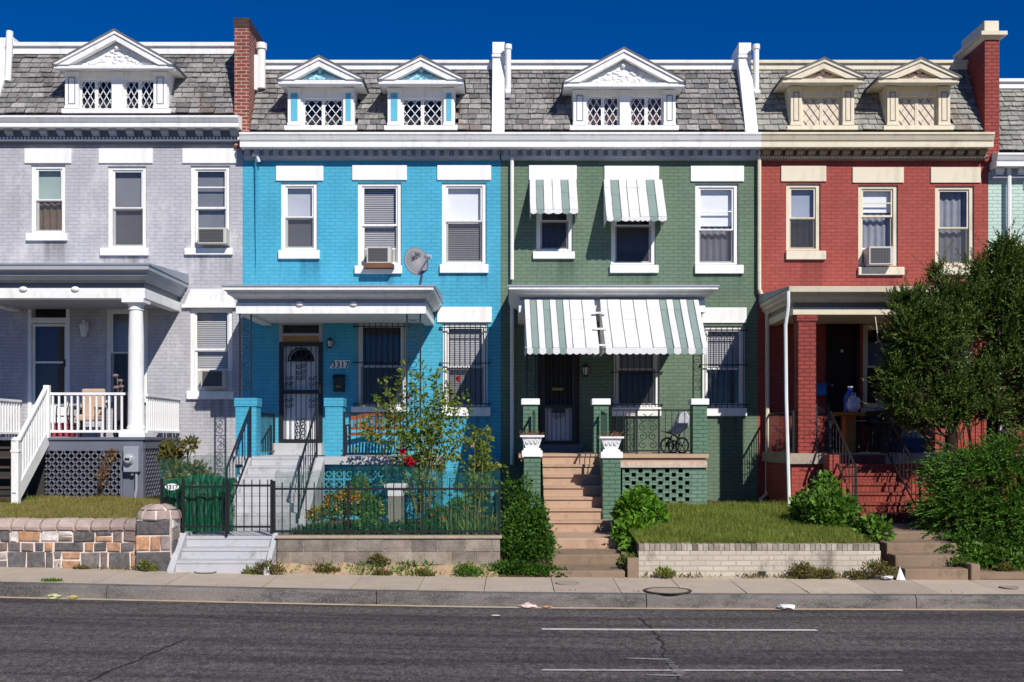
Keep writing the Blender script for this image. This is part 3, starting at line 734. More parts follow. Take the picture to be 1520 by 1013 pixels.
def ac_unit(px, py0, py1, label, front=-.28, side=None, mat=None, group='window air conditioners'):
    x0, x1 = PX(px[0], front), PX(px[1], front); z1, z0 = PZ(py0, front), PZ(py1, front)
    t = thing('air_conditioner', label, 'air conditioner', ((x0+x1)/2, front, z0), group)
    m = MB(); m.box(x0, x1, front, .11, z0, z1); part(m, 'casing', mat or M_acbody, t, bevel=.012)
    m = MB(); k = .035
    m.box(x0+k, x1-k*1.8, front-.006, front-.001, z0+k, z1-k)
    n = 9
    for i in range(n): z = z0+k+(z1-z0-2*k)*(i+.3)/n; m.box(x0+k, x1-k*1.8, front-.014, front-.006, z, z+.012)
    for i in range(1, 7): x = x0+k+(x1-x0-3*k)*i/7; m.box(x, x+.006, front-.018, front-.014, z0+k, z1-k)
    part(m, 'grille', M_acgrille, t)
    if side:
        m = MB(); z = (z0+z1)/2
        for a, b in ((side[0], x0), (x1, side[1])):
            x = a
            while x < b-.01: m.box(x, min(x+.018, b-.002), .155 if int((x-a)/.018) % 2 else .150, .17, z0+.03, z1); x += .02
        part(m, 'side_panel', M_acbody, t)
        m = MB(); m.box(side[0], side[1], .148, .172, z1+.002, z1+.04); part(m, 'top_rail', M_white, t)
    return t
def downspout(H, pts, trim, r=.038, name='downspout'):
    m = MB(); m.tube(pts, r, 8)
    return part(m, name, trim, H['root'], smooth='auto')
def lantern(px, py0, py1, label, mat, glass, Y=-.0):
    x, z1, z0 = PX(px), PZ(py0), PZ(py1); h = z1-z0
    t = thing('wall_lantern', label, 'lantern', (x, 0, z0), 'lanterns beside the front doors')
    m = MB(); m.lathe(x, -.14, [(.02, z1), (.03, z1-h*.12), (.09, z1-h*.30), (.095, z1-h*.33)], 8); m.lathe(x, -.14, [(.05, z0+h*.12), (.055, z0+h*.08), (.02, z0)], 8)
    for i in range(6):
        a = i*math.pi/3; m.bar((x+.085*math.cos(a), -.14+.085*math.sin(a), z1-h*.3), (x+.05*math.cos(a), -.14+.05*math.sin(a), z0+h*.1), .014)
    m.box(x-.05, x+.05, -.02, .0, z0+h*.35, z1-h*.1); m.bar((x, -.02, z1-h*.2), (x, -.12, z1-h*.1), .025)
    part(m, 'lantern_frame', mat, t)
    m = MB(); m.lathe(x, -.14, [(.075, z1-h*.33), (.045, z0+h*.12)], 8); part(m, 'lantern_glass', glass, t)
    return t
def text3(s, size, loc, mat, parent, name='lettering', rot=(90, 0, 0), depth=.004, shear=0, align='CENTER', label=None):
    cu = bpy.data.curves.new(name, 'FONT'); cu.body = s; cu.size = size; cu.extrude = depth; cu.align_x = align; cu.shear = shear; cu.offset = size*.012
    o = bpy.data.objects.new('tmp', cu); C.objects.link(o)
    dg = bpy.context.evaluated_depsgraph_get(); me = bpy.data.meshes.new_from_object(o.evaluated_get(dg)); bpy.data.objects.remove(o)
    me.name = name; me.materials.clear(); me.materials.append(mat)
    q = bpy.data.objects.new(name, me); q.rotation_euler = [R(a) for a in rot]; place(q, loc, parent); return q
# ================================================================ LAVENDER HOUSE
def new_house(label, x, trim, z=.6):
    r = thing('row_house', label, 'house', ((x[0]+x[1])/2, 0, z), 'terraced row houses along the street')
    return dict(root=r, x=x, open=[], trim=trim)
H = LAV = new_house('lavender painted brick row house with a round white porch column and wide dormer', (-11.1, -5.714), M_white, 1.1)
SL = lambda a, b: ('slats', M_blind, a, b)
window(H, (46, 97, 245, 346), (37, 106, 221, 243), (40, 101, 346, 358), .5, (('shade', paint('pale_green_shade', L3(150,168,164), .8), 0, .5), ('curtain', M_tancloth, .5, 1)))
window(H, (160, 217, 247, 368), (147, 227, 221, 243), (150, 221, 368, 380), .5, (('shade', paint('mid_grey_shade', L3(120,122,128), .8), 0, 1),))
window(H, (283, 341, 246, 368), (271, 352, 221, 243), (275, 346, 368, 379), .5, (('shade', paint('steel_shade', L3(112,116,126), .8), 0, .8),), screen=False, mid=.55)
window(H, (282, 345, 456, 580), None, (278, 347, 580, 593), .5, (SL(0, .8),), screen=False)
window(H, (157, 219, 458, 588), None, (152, 222, 588, 598), .5, (('slats', M_blind, 0, .5), ('curtain', M_darkcloth, .5, 1)))
# splayed lintel of the ground-floor window
m = MB(); m.prism([(PX(284), PZ(430)), (PX(340), PZ(430)), (PX(352), PZ(455)), (PX(274), PZ(455))], -.06, .02, 'y'); m.box(PX(272), PX(354), -.09, .02, PZ(456)-.02, PZ(453)); part(m, 'lintel', M_white, H['root'])
# door opening with transom and storm door
dx0, dx1, dz1, dz0 = PX(42), PX(104), PZ(452), 2.28
H['open'].append((dx0, dx1, dz0, dz1))
m = MB(); m.box(dx0, dx0+.075, -.03, .2, dz0, dz1); m.box(dx1-.075, dx1, -.03, .2, dz0, dz1); m.box(dx0+.075, dx1-.075, -.03, .2, dz1-.08, dz1); m.box(dx0+.075, dx1-.075, -.02, .2, PZ(480), PZ(472))
df = part(m, 'door_frame', M_white, H['root'])
m = MB(); m.quad((dx0+.1, .1, PZ(472)), (dx1-.1, .1, PZ(472)), (dx1-.1, .1, dz1-.07), (dx0+.1, .1, dz1-.07)); part(m, 'transom_pane', M_glass, df)
m = MB(); a, b = dx0+.078, dx1-.078; zt = PZ(481); zm = PZ(538)
m.box(a, a+.05, .03, .07, dz0, zt); m.box(b-.05, b, .03, .07, dz0, zt); m.box(a+.05, b-.05, .03, .07, zt-.05, zt); m.box(a+.05, b-.05, .03, .07, zm-.02, zm+.02); m.box(a+.05, b-.05, .03, .07, dz0, dz0+.72)
dr = part(m, 'storm_door', M_white, H['root'])
m = MB(); m.quad((a+.06, .05, dz0+.1), (b-.06, .05, dz0+.1), (b-.06, .05, zt-.05), (a+.06, .05, zt-.05)); part(m, 'door_pane', M_glass, dr)
m = MB(); m.box(b-.06, b-.03, -.02, .03, zm-.10, zm+.06); part(m, 'handle', M_iron, dr)
m = MB(); m.box(a, b, .14, .18, dz0, zt); part(m, 'inner_door', paint('dark_red_door', L3(40, 16, 22), .5), H['root'])
front_wall(H, .2, PZ(205), M_lav)
cornice(H, PZ(172, -.45), PZ(187, -.45), PZ(214, -.1), .45, M_white, M_greytrim, x1=-5.70, brackets=(15, M_palegrey), dentil=(.075, .036, PZ(204, -.12), PZ(208, -.12), -.13, M_white))
zr0, zr1 = PZ(169), PZ(80, .9)
mansard(H, zr0, zr1, M_slate, holes=[(PX(98), PX(249), 0, PZ(110))], x1=PX(352))
coping(H, zr1, .21, M_white, x1=PX(352))
m = MB(); m.box(PX(349.5), PX(371), -.10, 1.2, 8.4, PZ(44)); ch = part(m, 'party_wall_chimney', M_chim, H['root'])
m = MB(); m.box(PX(348.8), PX(371.8), -.112, 1.22, PZ(44)+.003, PZ(29.5)); part(m, 'chimney_top', M_soot, ch)
m = MB(); m.prism([(-.02, zr0-.3), (-.10, zr0), (.86, zr1+.12), (.86, zr1+.34), (1.5, zr1+.34), (1.5, zr0-.3)], -11.24, -11.10+.16, 'x'); part(m, 'party_wall_coping', M_white, H['root'])
m = MB(); m.tube([(PX(19, .7), .55, zr1+.36), (PX(19, .7), .45, zr1-.75)], .075, 10); part(m, 'vent_pipe', M_white, H['root'], smooth='auto')
dormer(H, (97, 250, 106, 165), (80, 258, 97, 104), (171, 48), [(118, 166, 118, 165), (184, 229, 118, 165)], [(167, 183)], [(98, 118), (229, 249)], M_white, label='wide twin-window dormer with lattice panes')
PZD = 2.28
porch_roof(H, -10.62, PX(215, -2.3), -2.3, PZ(443, -2.3), PZ(428, -2.3), 5.53, M_white, bosses=[PX(35, -2.3), PX(112, -2.3)], frieze=M_greytrim, crown=M_palegrey, ceil=M_palegrey)
# porch deck, lattice skirts
X1 = PX(213, -2.3)
m = MB(); m.box(-10.56, X1+.04, -2.36, -.003, PZD-.05, PZD); part(m, 'porch_deck', M_deck, H['root'])
m = MB(); m.box(-8.93, X1, -2.32, -2.27, PZD-.26, PZD-.052); m.box(X1-.02, X1+.012, -2.265, -.004, PZD-.22, PZD-.052); sk = part(m, 'deck_fascia', M_deck, H['root'])
xa = PX(183, -2.3)
m = MB(); m.box(xa, X1, -2.31, -2.26, 1.02, PZD-.262); part(m, 'skirt_panel', M_deck, H['root'])
m = MB(); lattice(m, -8.93, xa-.03, 1.05, PZD-.24, -2.33, .15, .15, .030, .012); m.box(xa-.04, xa, -2.345, -2.30, 1.02, PZD-.262); part(m, 'lattice_skirt', M_deck, H['root'])
m = MB(); lat = MB(); lattice(lat, -2.25, -.05, 1.05, PZD-.23, 0, .15, .15, .030, .012)
m.add([(X1-.012+v[1], v[0], v[2]) for v in lat.v], lat.f); m.box(X1-.06, X1-.0, -2.255, -2.18, 1.02, PZD-.225); part(m, 'lattice_skirt', M_deck, H['root'])
m = MB(); m.box(-10.5, X1-.10, -2.1, -2.05, .9, PZD-.06); part(m, 'crawlspace_shade_sheet', M_under, H['root'])  # dark sheet standing in for the shade under the deck
# column on a plinth
cx = PX(202, -2.12)
m = MB(); zc1 = PZ(443, -2.3)-.003; zc0 = PZD+.02
m.lathe(cx, -2.12, [(.16, zc0+.13), (.175, zc0+.16), (.16, zc0+.20), (.152, zc0+.24), (.150, zc0+1.0), (.145, zc0+1.9), (.128, zc1-.22), (.15, zc1-.205), (.15, zc1-.19), (.13, zc1-.18), (.14, zc1-.12), (.18, zc1-.075)], 28)
m.box(cx-.21, cx+.21, -2.33, -1.91, zc1-.075, zc1)
m.box(cx-.25, cx+.25, -2.37, -1.87, zc0-.02, zc0+.07); m.box(cx-.21, cx+.21, -2.33, -1.91, zc0+.07, zc0+.13)
col_ = part(m, 'porch_column', M_white, H['root'], smooth='auto'); c2 = dup(col_, H['root']); c2.location.x += -10.38-cx
# railings
yr = -2.28
white_rail(H, (-8.87, yr, PZD), (cx-.16, yr, PZD), PZ(585, yr)-PZD, .11, 12)
white_rail(H, (cx+.22, -2.2, PZD), (cx+.22, -.05, PZD), PZ(587, yr)-PZD, .11, 16)
white_rail(H, (-10.4, -2.1, PZD), (-10.4, -.05, PZD), .76, .09, 16)
nb = (-8.93, -3.62); nt = (-8.90, -2.40)
m = MB(); m.bar((nt[0], nt[1]+.06, PZD-.02), (nt[0], nt[1]+.06, PZ(572, -2.4)), .11); m.bar((nb[0], nb[1], .95), (nb[0], nb[1], PZ(655, -3.6)), .13); m.lathe(nb[0], nb[1], [(.085, PZ(655,-3.6)), (.09, PZ(653,-3.6)), (.05, PZ(649,-3.6))], 12); m.box(nb[0]-.075, nb[0]+.075, nb[1]-.075, nb[1]+.075, PZ(672,-3.6), PZ(668,-3.6)); part(m, 'newel_post', M_white, H['root'], bevel=.01)
dz = PZD - 1.20
r = white_rail(H, (nt[0], nt[1], PZD), (nb[0], nb[1], 1.22), .93, .03, 11, name='stair_railing')
for p_, q_ in (((nt[0], nt[1]+.1, PZD+.02), (nb[0], nb[1]-.02, 1.20)), ((-10.0, nt[1]+.1, PZD-.10), (-10.0, nb[1], 1.05))):
    m = MB(); m.bar(p_, q_, .06, .24); part(m, 'stair_stringer', M_white, H['root'])
for i in range(6):
    m = MB(); z = PZD-.18*(i+1); y = -2.4-.21*i; m.box(-9.97, -8.96, y-.23, y+.03, z-.04, z); part(m, 'stair_tread', M_darkwood, H['root'])
m = MB(); m.box(-9.97, -8.96, -2.32, -2.30, 1.0, PZD-.3)
lantern(128, 476, 501, 'white carriage lantern on the lavender wall beside the storm door', M_white, M_shade)
ac_unit((293, 336), 338, 362, 'white window air conditioner in the lavender house upper window', side=(PX(291), PX(335)))
ac_unit((298, 334), 549, 576, 'air conditioner in the lavender house ground floor window, half in shadow', side=(PX(289), PX(338)))

# ================================================================ TURQUOISE HOUSE
H = BLU = new_house('turquoise painted brick row house with two small dormers and a grey front stair', (-5.714, -.243), M_white, .7)
window(H, (417, 471, 271, 371), (410, 480, 247, 269), (414, 475, 371, 385), .5, (('shade', paint('silver_shade', L3(176,182,192), .8), 0, .5), ('shade', paint('ash_shade', L3(120,124,132), .8), .5, 1)))
window(H, (531, 596, 271, 394), (523, 604, 246, 268), (527, 597, 394, 407), .5, (SL(0, 1),), screen=False)
window(H, (656, 722, 271, 392), (649, 729, 246, 268), (653, 725, 392, 406), .46, (('shade', M_shade, 0, .48), ('slats', M_blind, .48, 1)))
window(H, (657, 724, 480, 604), (649, 730, 456, 479), (654, 728, 604, 618), .52, (SL(0, 1),), screen=True, bars=9)
window(H, (529, 603, 478, 604), None, (522, 606, 603, 614), .52, (('slats', paint('shaded_blind', L3(70,74,84), .8), 0, 1),), bars=9)  # darker blind colour with the porch shade put into it
dx0, dx1, dz1, dz0 = PX(414), PX(479), PZ(474), 1.93
H['open'].append((dx0, dx1, dz0, dz1))
m = MB(); m.box(dx0, dx0+.075, -.02, .2, dz0, dz1); m.box(dx1-.075, dx1, -.02, .2, dz0, dz1); m.box(dx0+.075, dx1-.075, -.02, .2, dz1-.12, dz1); m.box(dx0+.075, dx1-.075, -.015, .2, PZ(499), PZ(495))
df = part(m, 'door_frame', M_palegrey, H['root'])
m = MB(); m.quad((dx0+.07, .1, PZ(496)), (dx1-.07, .1, PZ(496)), (dx1-.07, .1, dz1-.1), (dx0+.07, .1, dz1-.1)); part(m, 'transom_pane', M_glass, df)
m = MB(); m.box(dx0+.076, dx1-.076, -.012, .1, PZ(508), PZ(499)-.002); part(m, 'header_board', paint('raw_board', L3(168, 126, 84), .7, .2, var=.2), df)
a, b = PX(415), PX(479); zt = PZ(508)-.003; zb = PZ(657); zm = PZ(582)
m = MB(); w = .085; m.box(a, a+w, -.05, .04, zb, zt); m.box(b-w, b, -.05, .04, zb, zt); m.box(a+w, b-w, -.05, .04, zt-w, zt); m.box(a+w, b-w, -.05, .04, zb, zb+.07); m.box(a+w, b-w, -.05, .04, zm-.04, zm+.04)
sd = part(m, 'security_door', M_iron, H['root'])
m = MB()
for i in range(7): x = a+w+(b-a-2*w)*(i+.5)/7; m.bar((x, -.01, zb+.07), (x, -.01, zt-w), .015)
c = (a+b)/2; zf = PZ(536)
for k in range(13):                 # fan light
    t0, t1 = math.pi*k/12, math.pi*(k+1)/12
    if k < 12: m.bar((c+.27*math.cos(t0), -.02, zf+.27*math.sin(t0)), (c+.27*math.cos(t1), -.02, zf+.27*math.sin(t1)), .03)
    if k % 3 == 0: m.bar((c, -.02, zf), (c+.27*math.cos(t0), -.02, zf+.27*math.sin(t0)), .022)
m.bar((c-.28, -.02, zf), (c+.28, -.02, zf), .03)
for zc in (zf-.12, zf-.25, zf-.36):
    for s_ in (-1, 1): scroll(m, (c+s_*.055, -.02, zc), .055, 1.2, 12, w=.014, flip=s_)
for xx in (a+w+.12, b-w-.12):
    for zc in (zm+.17, zm+.29, zm-.18, zm-.30):
        for s_ in (-1, 1): scroll(m, (xx+s_*.045, -.02, zc), .05, 1.2, 12, w=.013, flip=s_)
for zc in (zb+.2, zb+.33, zb+.46):
    for s_ in (-1, 1): scroll(m, (c+s_*.055, -.02, zc), .06, 1.2, 12, w=.014, flip=s_)
part(m, 'door_ironwork', M_iron, sd)
m = MB(); m.prism([(c+.25*math.cos(math.pi*k/12), zf+.25*math.sin(math.pi*k/12)) for k in range(13)], .075, .079, 'y'); part(m, 'fan_light', M_room, sd)
m = MB(); m.box(b-.06, b-.03, -.09, -.05, zm-.02, zm+.14); part(m, 'handle', paint('brass', L3(150,110,60), .35, .5, metal=.8), sd)
m = MB(); m.box(a+.02, b-.02, .08, .13, zb, zt); part(m, 'front_door', M_shade, H['root'])
H['drip'] = L3(30, 92, 120); front_wall(H, .2, PZ(228), M_blue)
cw = dict(trim=M_white, frieze=M_palegrey)
cornice(H, PZ(197, -.45), PZ(217, -.45), PZ(237, -.1), .45, M_white, M_palegrey, x0=PX(354, -.45)+.01, x1=-.243, blocks=None, brackets=None, dentil=(.20, .10, PZ(222, -.15), PZ(231, -.15), -.20, M_palegrey))
zr0, zr1 = PZ(194), PZ(103, .9)
mansard(H, zr0, zr1, M_slate, holes=[(PX(428), PX(524), 0, PZ(135)), (PX(576), PX(674), 0, PZ(135))], x0=PX(372), x1=PX(735))
coping(H, zr1, .16, M_white, x0=PX(372), x1=PX(735))
def party(H, px, top, z0, z1, trim):
    x0, x1 = PX(px)-.125, PX(px)+.14
    m = MB(); m.prism([(-.02, z0-.5), (-.10, z0-.02), (.62, z1+.02), (.62, top-.26), (.60, top-.24), (.60, top), (1.5, top), (1.5, z0-.5)], x0, x1, 'x')
    m.box(x0-.012, x1+.012, .585, 1.52, top-.32, top-.27)
    p = part(m, 'party_wall', trim, H['root'])
    m = MB(); xv = x1+.075; m.lathe(xv, .45, [(.066, z1-.62), (.066, z1+.28), (.085, z1+.28), (.085, z1+.38), (.06, z1+.39)], 12); m.bar((xv, .45, z1-.62), (xv, .30, z1-.75), .11); part(m, 'vent_pipe', trim, H['root'], smooth='auto')
    return p
party(H, 739, PZ(65, .7), zr0, zr1, M_white)
m = MB(); xv = PX(388, .5); m.lathe(xv, .5, [(.09, zr1-.55), (.09, zr1+.30), (.12, zr1+.30), (.12, zr1+.42), (.08, zr1+.44)], 14); m.box(xv-.17, xv-.07, .40, .6, zr1-.6, zr1+.15); part(m, 'vent_pipe', M_white, H['root'], smooth='auto')
M_relief = paint('turquoise_relief_paint', L3(96, 178, 204), .55, .3, var=.1)
dormer(H, (427, 526, 130, 190), (413, 538, 119, 127), (474, 87), [(450, 509, 146, 190)], [], [(428, 447), (510, 525)], M_white, panel=M_relief, tymp=M_relief, orn=paint('pale_turquoise_relief', L3(160, 208, 222), .55), label='left of the two small dormers')
dormer(H, (575, 675, 130, 190), (562, 688, 119, 127), (625, 87), [(597, 657, 146, 190)], [], [(576, 595), (659, 674)], M_white, panel=M_relief, tymp=M_relief, orn=MATS['pale_turquoise_relief'], label='right of the two small dormers')
# porch
ZF = 1.91; xL, xR = PX(350, -2.3), PX(632, -2.3)
porch_roof(H, xL, xR, -2.3, PZ(466, -2.3), PZ(450, -2.3), 5.12, M_white, bosses=[PX(445, -2.3), PX(525, -2.3)])
xs0, xs1 = -4.96, -3.72
m = MB(); m.box(xL-.02, -1.40, -2.42, -.003, ZF-.15, ZF); part(m, 'porch_slab', M_greyconc, H['root'])
m = MB(); m.box(xL, xs0-.01, -2.34, -2.1, .4, ZF-.152); part(m, 'porch_base_wall', M_blue, H['root'])
m = MB(); m.box(xs1+.02, -3.62, -2.30, -2.1, .4, ZF-.152); m.box(-2.22, -1.46, -2.30, -2.1, .4, ZF-.152); m.box(-3.62, -2.22, -2.30, -2.1, .4, .78); m.box(-3.62, -2.22, -2.30, -2.1, ZF-.24, ZF-.152); m.box(-1.66, -1.46, -2.1, -.003, .4, ZF-.152); part(m, 'porch_base_wall', M_blue, H['root'])
m = MB(); bs = .2
for i in range(7):
    for j in range(4):
        x, z = -3.62+bs*i, ZF-.24-bs*(j+1); t = .022; k = bs/2; y0_, y1_ = -2.27, -2.18
        m.box(x, x+t, y0_, y1_, z, z+bs); m.box(x+bs-t, x+bs-.001, y0_, y1_, z, z+bs); m.box(x+t, x+bs-t, y0_, y1_, z, z+t); m.box(x+t, x+bs-t, y0_, y1_, z+bs-t, z+bs-.001)
        cxx, cz = x+k, z+k
        for q in range(8):
            a0, a1 = math.pi/4*q, math.pi/4*(q+1); rr = .052
            m.bar((cxx+rr*math.cos(a0), (y0_+y1_)/2, cz+rr*math.sin(a0)), (cxx+rr*math.cos(a1), (y0_+y1_)/2, cz+rr*math.sin(a1)), .024, .08, (0,1,0))
        for q in range(4):
            a0 = math.pi/2*q; m.bar((cxx+.05*math.cos(a0), (y0_+y1_)/2, cz+.05*math.sin(a0)), (cxx+.09*math.cos(a0), (y0_+y1_)/2, cz+.09*math.sin(a0)), .03, .08, (0,1,0))
part(m, 'breeze_block_screen', M_blue, H['root'])
m = MB(); m.quad((-3.62, -2.14, .7), (-2.22, -2.14, .7), (-2.22, -2.14, ZF-.2), (-3.62, -2.14, ZF-.2)); part(m, 'crawlspace_shade_sheet', M_under, H['root'])  # dark sheet behind the blocks, painted in place of the shade there
for px0_, px1_ in ((348, 382), (481, 510)):
    a, b = PX(px0_, -2.3), PX(px1_, -2.3); zt = PZ(591, -2.3)
    m = MB(); m.box(a+.02, b-.02, -2.30, -1.92, ZF+.001, zt-.16); m.box(a, b, -2.32, -1.90, zt-.159, zt); part(m, 'brick_pier', M_blue, H['root'])
zp = PZ(591, -2.3)
iron_post(H, PX(356, -2.2), PX(373, -2.2), -2.2, zp, PZ(466, -2.3)); iron_post(H, PX(604, -2.2), PX(624, -2.2), -2.2, ZF, PZ(466, -2.3))
iron_rail(H, (PX(511, -2.2), -2.2, ZF), (PX(604, -2.2), -2.2, ZF), PZ(613, -2.2)-ZF, .11, .06, name='porch_railing', post=(True, False))
stairs(H, xs0, xs1, -2.432, ZF-.001, 7, .161, .285, M_greyconc, nose=.010, base=.3)
for a_, b_ in ((xs1+.001, xs1+.15), (xs0-.12, xs0-.001)):
    m = MB(); m.prism([(-2.46, ZF-.02), (-4.40, .78), (-4.40, .4), (-2.46, .4)], a_, b_, 'x'); part(m, 'stair_cheek', M_greyconc, H['root'])
m = MB(); m.box(PX(408), PX(481), -.32, -.021, ZF+.001, PZ(658)); part(m, 'door_step', M_greyconc, H['root'])
iron_rail(H, (xs0-.02, -2.45, ZF), (xs0-.02, -4.25, .80), .93, .20, .12, name='stair_handrail')
iron_rail(H, (xs1+.0, -2.45, ZF), (xs1-.0, -4.25, .80), .93, .20, .12, name='stair_handrail')
iron_rail(H, (xs0-.02, -2.2, ZF), (xs0-.02, -.3, ZF), .85, .11, .08, name='porch_railing')
lantern(491, 502, 518, 'small black lantern above the 3317 number plate', M_iron, M_shade)
t = thing('house_number_sign', 'white slanted house number plate reading 3317 on the turquoise wall', 'sign', (PX(506), 0, PZ(547)))
m = MB(); zz0, zz1 = PZ(547), PZ(535); m.prism([(PX(489), zz0), (PX(516), zz0), (PX(520), zz1), (PX(497), zz1)], -.02, -.003, 'y'); part(m, 'plate', M_sill, t)
text3('3317', .19, (PX(505.5), -.024, PZ(546)), M_iron, t, 'lettering')
t = thing('mailbox', 'black wall mailbox below the house number plate', 'mailbox', (PX(504), 0, PZ(583)))
m = MB(); m.prism([(-.003, PZ(582)), (-.13, PZ(582)), (-.15, PZ(562)), (-.003, PZ(557))], PX(496), PX(512), 'x'); part(m, 'box', M_iron, t, bevel=.008)
m = MB(); m.prism([(-.003, PZ(556)), (-.17, PZ(562)), (-.17, PZ(563.5)), (-.003, PZ(558))], PX(495), PX(513), 'x'); part(m, 'lid', M_iron, t)
m = MB(); m.box(PX(500), PX(508), -.155, -.142, PZ(576), PZ(573)); part(m, 'slot_plate', paint('brass', L3(150,110,60), .35, .5, metal=.8), t)
downspout(H, [(PX(383), -.16, PZ(236)), (PX(382), -.12, PZ(240)), (PX(381), -.06, PZ(246)), (PX(381), -.06, PZ(418))], M_blue, .035)
m = MB(); m.tube([(PX(378), -.14, PZ(232)), (PX(385), -.17, PZ(234)), (PX(386), -.14, PZ(243))], .04, 8); part(m, 'downspout_elbow', M_white, H['root'], smooth='auto')
ac_unit((544, 580), 366, 391, 'window air conditioner over a rusty tray in the turquoise house', side=(PX(541), PX(586)))
m = MB(); m.box(PX(540, -.25), PX(584, -.25), -.30, .02, PZ(398, -.25), PZ(392, -.25)); tag(part(m, 'air_conditioner_tray', paint('rusty_tray', L3(110, 78, 62), .8, .2, var=.3), H['root']))
# satellite dish on the porch roof
t = thing('satellite_dish', 'grey satellite dish on the turquoise house porch roof', 'satellite dish', (PX(622, -1.2), -1.2, 5.2))
c = Vector((PX(618, -1.5), -1.5, PZ(388, -1.5))); nrm = Vector((.35, -1, .35)).normalized(); ux = Vector((1, .35, 0)).normalized(); uz = nrm.cross(ux).normalized() * -1
if uz.z < 0: uz = -uz
def disc(mb, off, rr, rz, bow, n=28, rings=5):
    vs = [c+nrm*(off-bow)]
    for i in range(1, rings+1):
        for k in range(n):
            a = 2*math.pi*k/n; q = i/rings; vs.append(c+ux*rr*q*math.cos(a)+uz*rz*q*math.sin(a)+nrm*(off-bow*(1-q*q)))
    fs = [(0, 1+k, 1+(k+1) % n) for k in range(n)]
    for i in range(rings-1):
        for k in range(n): fs.append((1+i*n+k, 1+(i+1)*n+k, 1+(i+1)*n+(k+1) % n, 1+i*n+(k+1) % n))
    mb.add(vs, fs)
m = MB(); disc(m, 0, .25, .31, .05); o = part(m, 'reflector', paint('dish_grey', L3(118, 120, 127), .5, .4, var=.05), t, smooth=True); md = o.modifiers.new('thick', 'SOLIDIFY'); md.thickness = .015
m = MB(); m.tube([c-nrm*.06, c-nrm*.12-uz*.1, (PX(626, -1.2), -1.2, 5.55), (PX(622, -1.2), -1.2, 5.22)], .028, 8); m.box(PX(622,-1.2)-.08, PX(622,-1.2)+.08, -1.3, -1.1, 5.20, 5.225); part(m, 'mast', M_galv, t, smooth='auto')
f = c+nrm*.42-uz*.10+ux*.12
m = MB(); m.bar(c-uz*.30, f-uz*.05, .025); m.bar(c-uz*.2+ux*.2, f, .02); m.ball(f, .055, 10, 7, (1.3, 1, .9)); m.bar(f, f+ux*.07, .07); part(m, 'feed_arm', M_galv, t)
q = text3('dish', .17, c+nrm*.004+uz*.06, paint('dish_logo_grey', L3(44, 46, 50), .5), t, 'logo', (70, -35, 15), .001)
# ================================================================ GREEN HOUSE
def awning(H, name, x0, x1, yt, zt, yb, zb, val, stripes, side=True, spread=.0, parent=None, label=None):
    """sloping fabric awning: strips (x fraction, colour index) with a scalloped valance"""
    m = MB()
    bounds = stripes
    for (u0, u1, k) in bounds:
        m.k = k
        a0, a1 = x0+(x1-x0)*u0, x0+(x1-x0)*u1; b0, b1 = a0+spread, a1+spread
        th = .012*(1 if k == 0 else .4); nv = Vector((0, -(zt-zb), -(yb-yt)*-1)).normalized() * th
        n = 5
        P = []
        for i in range(n+1):
            t = i/n; y = yt+(yb-yt)*t; z = zt+(zb-zt)*t - .02*math.sin(math.pi*t); P.append((a0+(b0-a0)*t, a1+(b1-a1)*t, y, z))
        for i in range(n):
            p, q = P[i], P[i+1]
            m.quad((p[0], p[2]-th, p[3]), (p[1], p[2]-th, p[3]), (q[1], q[2]-th, q[3]), (q[0], q[2]-th, q[3]))
        w = b1-b0; ns = max(1, round(w/.13)); 
        for s_ in range(ns):
            xa, xb = b0+w*s_/ns, b0+w*(s_+1)/ns
            top = [(xa, yb-th, zb), (xb, yb-th, zb)]; bot = [(xb-(xb-xa)*i/6, yb-th-.006, zb-val+.028*(1-math.sin(math.pi*i/6))) for i in range(7)]
            m.add(top+bot, [tuple(range(9))])
    m.k = 2
    for (u0, u1, k) in bounds[1:]:
        a = x0+(x1-x0)*u0
        for i in range(5):
            t0, t1 = i/5, (i+1)/5; q = [(a+spread*t, yt+(yb-yt)*t-.020, zt+(zb-zt)*t-.02*math.sin(math.pi*t)) for t in (t0, t1)]; m.bar(q[0], q[1], .013, .012)
    if side:
        m.k = 0
        for xx in (x0, x1): m.add([(xx, yt, zt), (xx+spread, yb, zb), (xx+spread, yb, zb-val*.6), (xx, yt+.0, zb-val*.9)], [(0,1,2,3)])
    o = part(m, name, [M_awn, M_awg, M_piping], parent or H['root'], label=label)
    md = o.modifiers.new('cloth', 'SOLIDIFY'); md.thickness = .006
    f = MB(); f.bar((x0, yb+.01, zb+.005), (x1, yb+.01, zb+.005), .02); f.bar((x0, yt, zt-.01), (x1, yt, zt-.01), .025)
    for xx in (x0+.02, x1-.02): f.bar((xx, yt, zb-.02), (xx, yb, zb), .02)
    part(f, 'awning_frame', M_galv, o); return o
M_awn = paint('white_awning_canvas', (.74, .74, .735), .85, .15, var=.05, dirt=L3(160, 158, 150), dirt_amt=.35)
M_piping = paint('awning_seam', L3(120, 122, 124), .8)
M_awg = paint('sage_awning_canvas', L3(134, 153, 146), .8, .2, var=.06)
H = GRN = new_house('sage green painted brick row house with striped awnings and pinkish front steps', (-.243, 5.2), M_white, .9)
window(H, (796, 850, 300, 373), (785, 856, 246, 268), (791, 853, 373, 385), .35, (('shade', M_darkcloth, 0, .45), ('curtain', M_darkcloth, .2, 1)))
window(H, (907, 973, 300, 393), (897, 978, 247, 269), (905, 977, 393, 406), .35, (('shade', M_darkcloth, .3, .8),))
window(H, (1032, 1096, 273, 393), (1025, 1104, 247, 270), (1031, 1103, 393, 407), .56, (('shade', M_shade, 0, .5), ('curtain', M_curtain, .5, 1)), mid=.45)
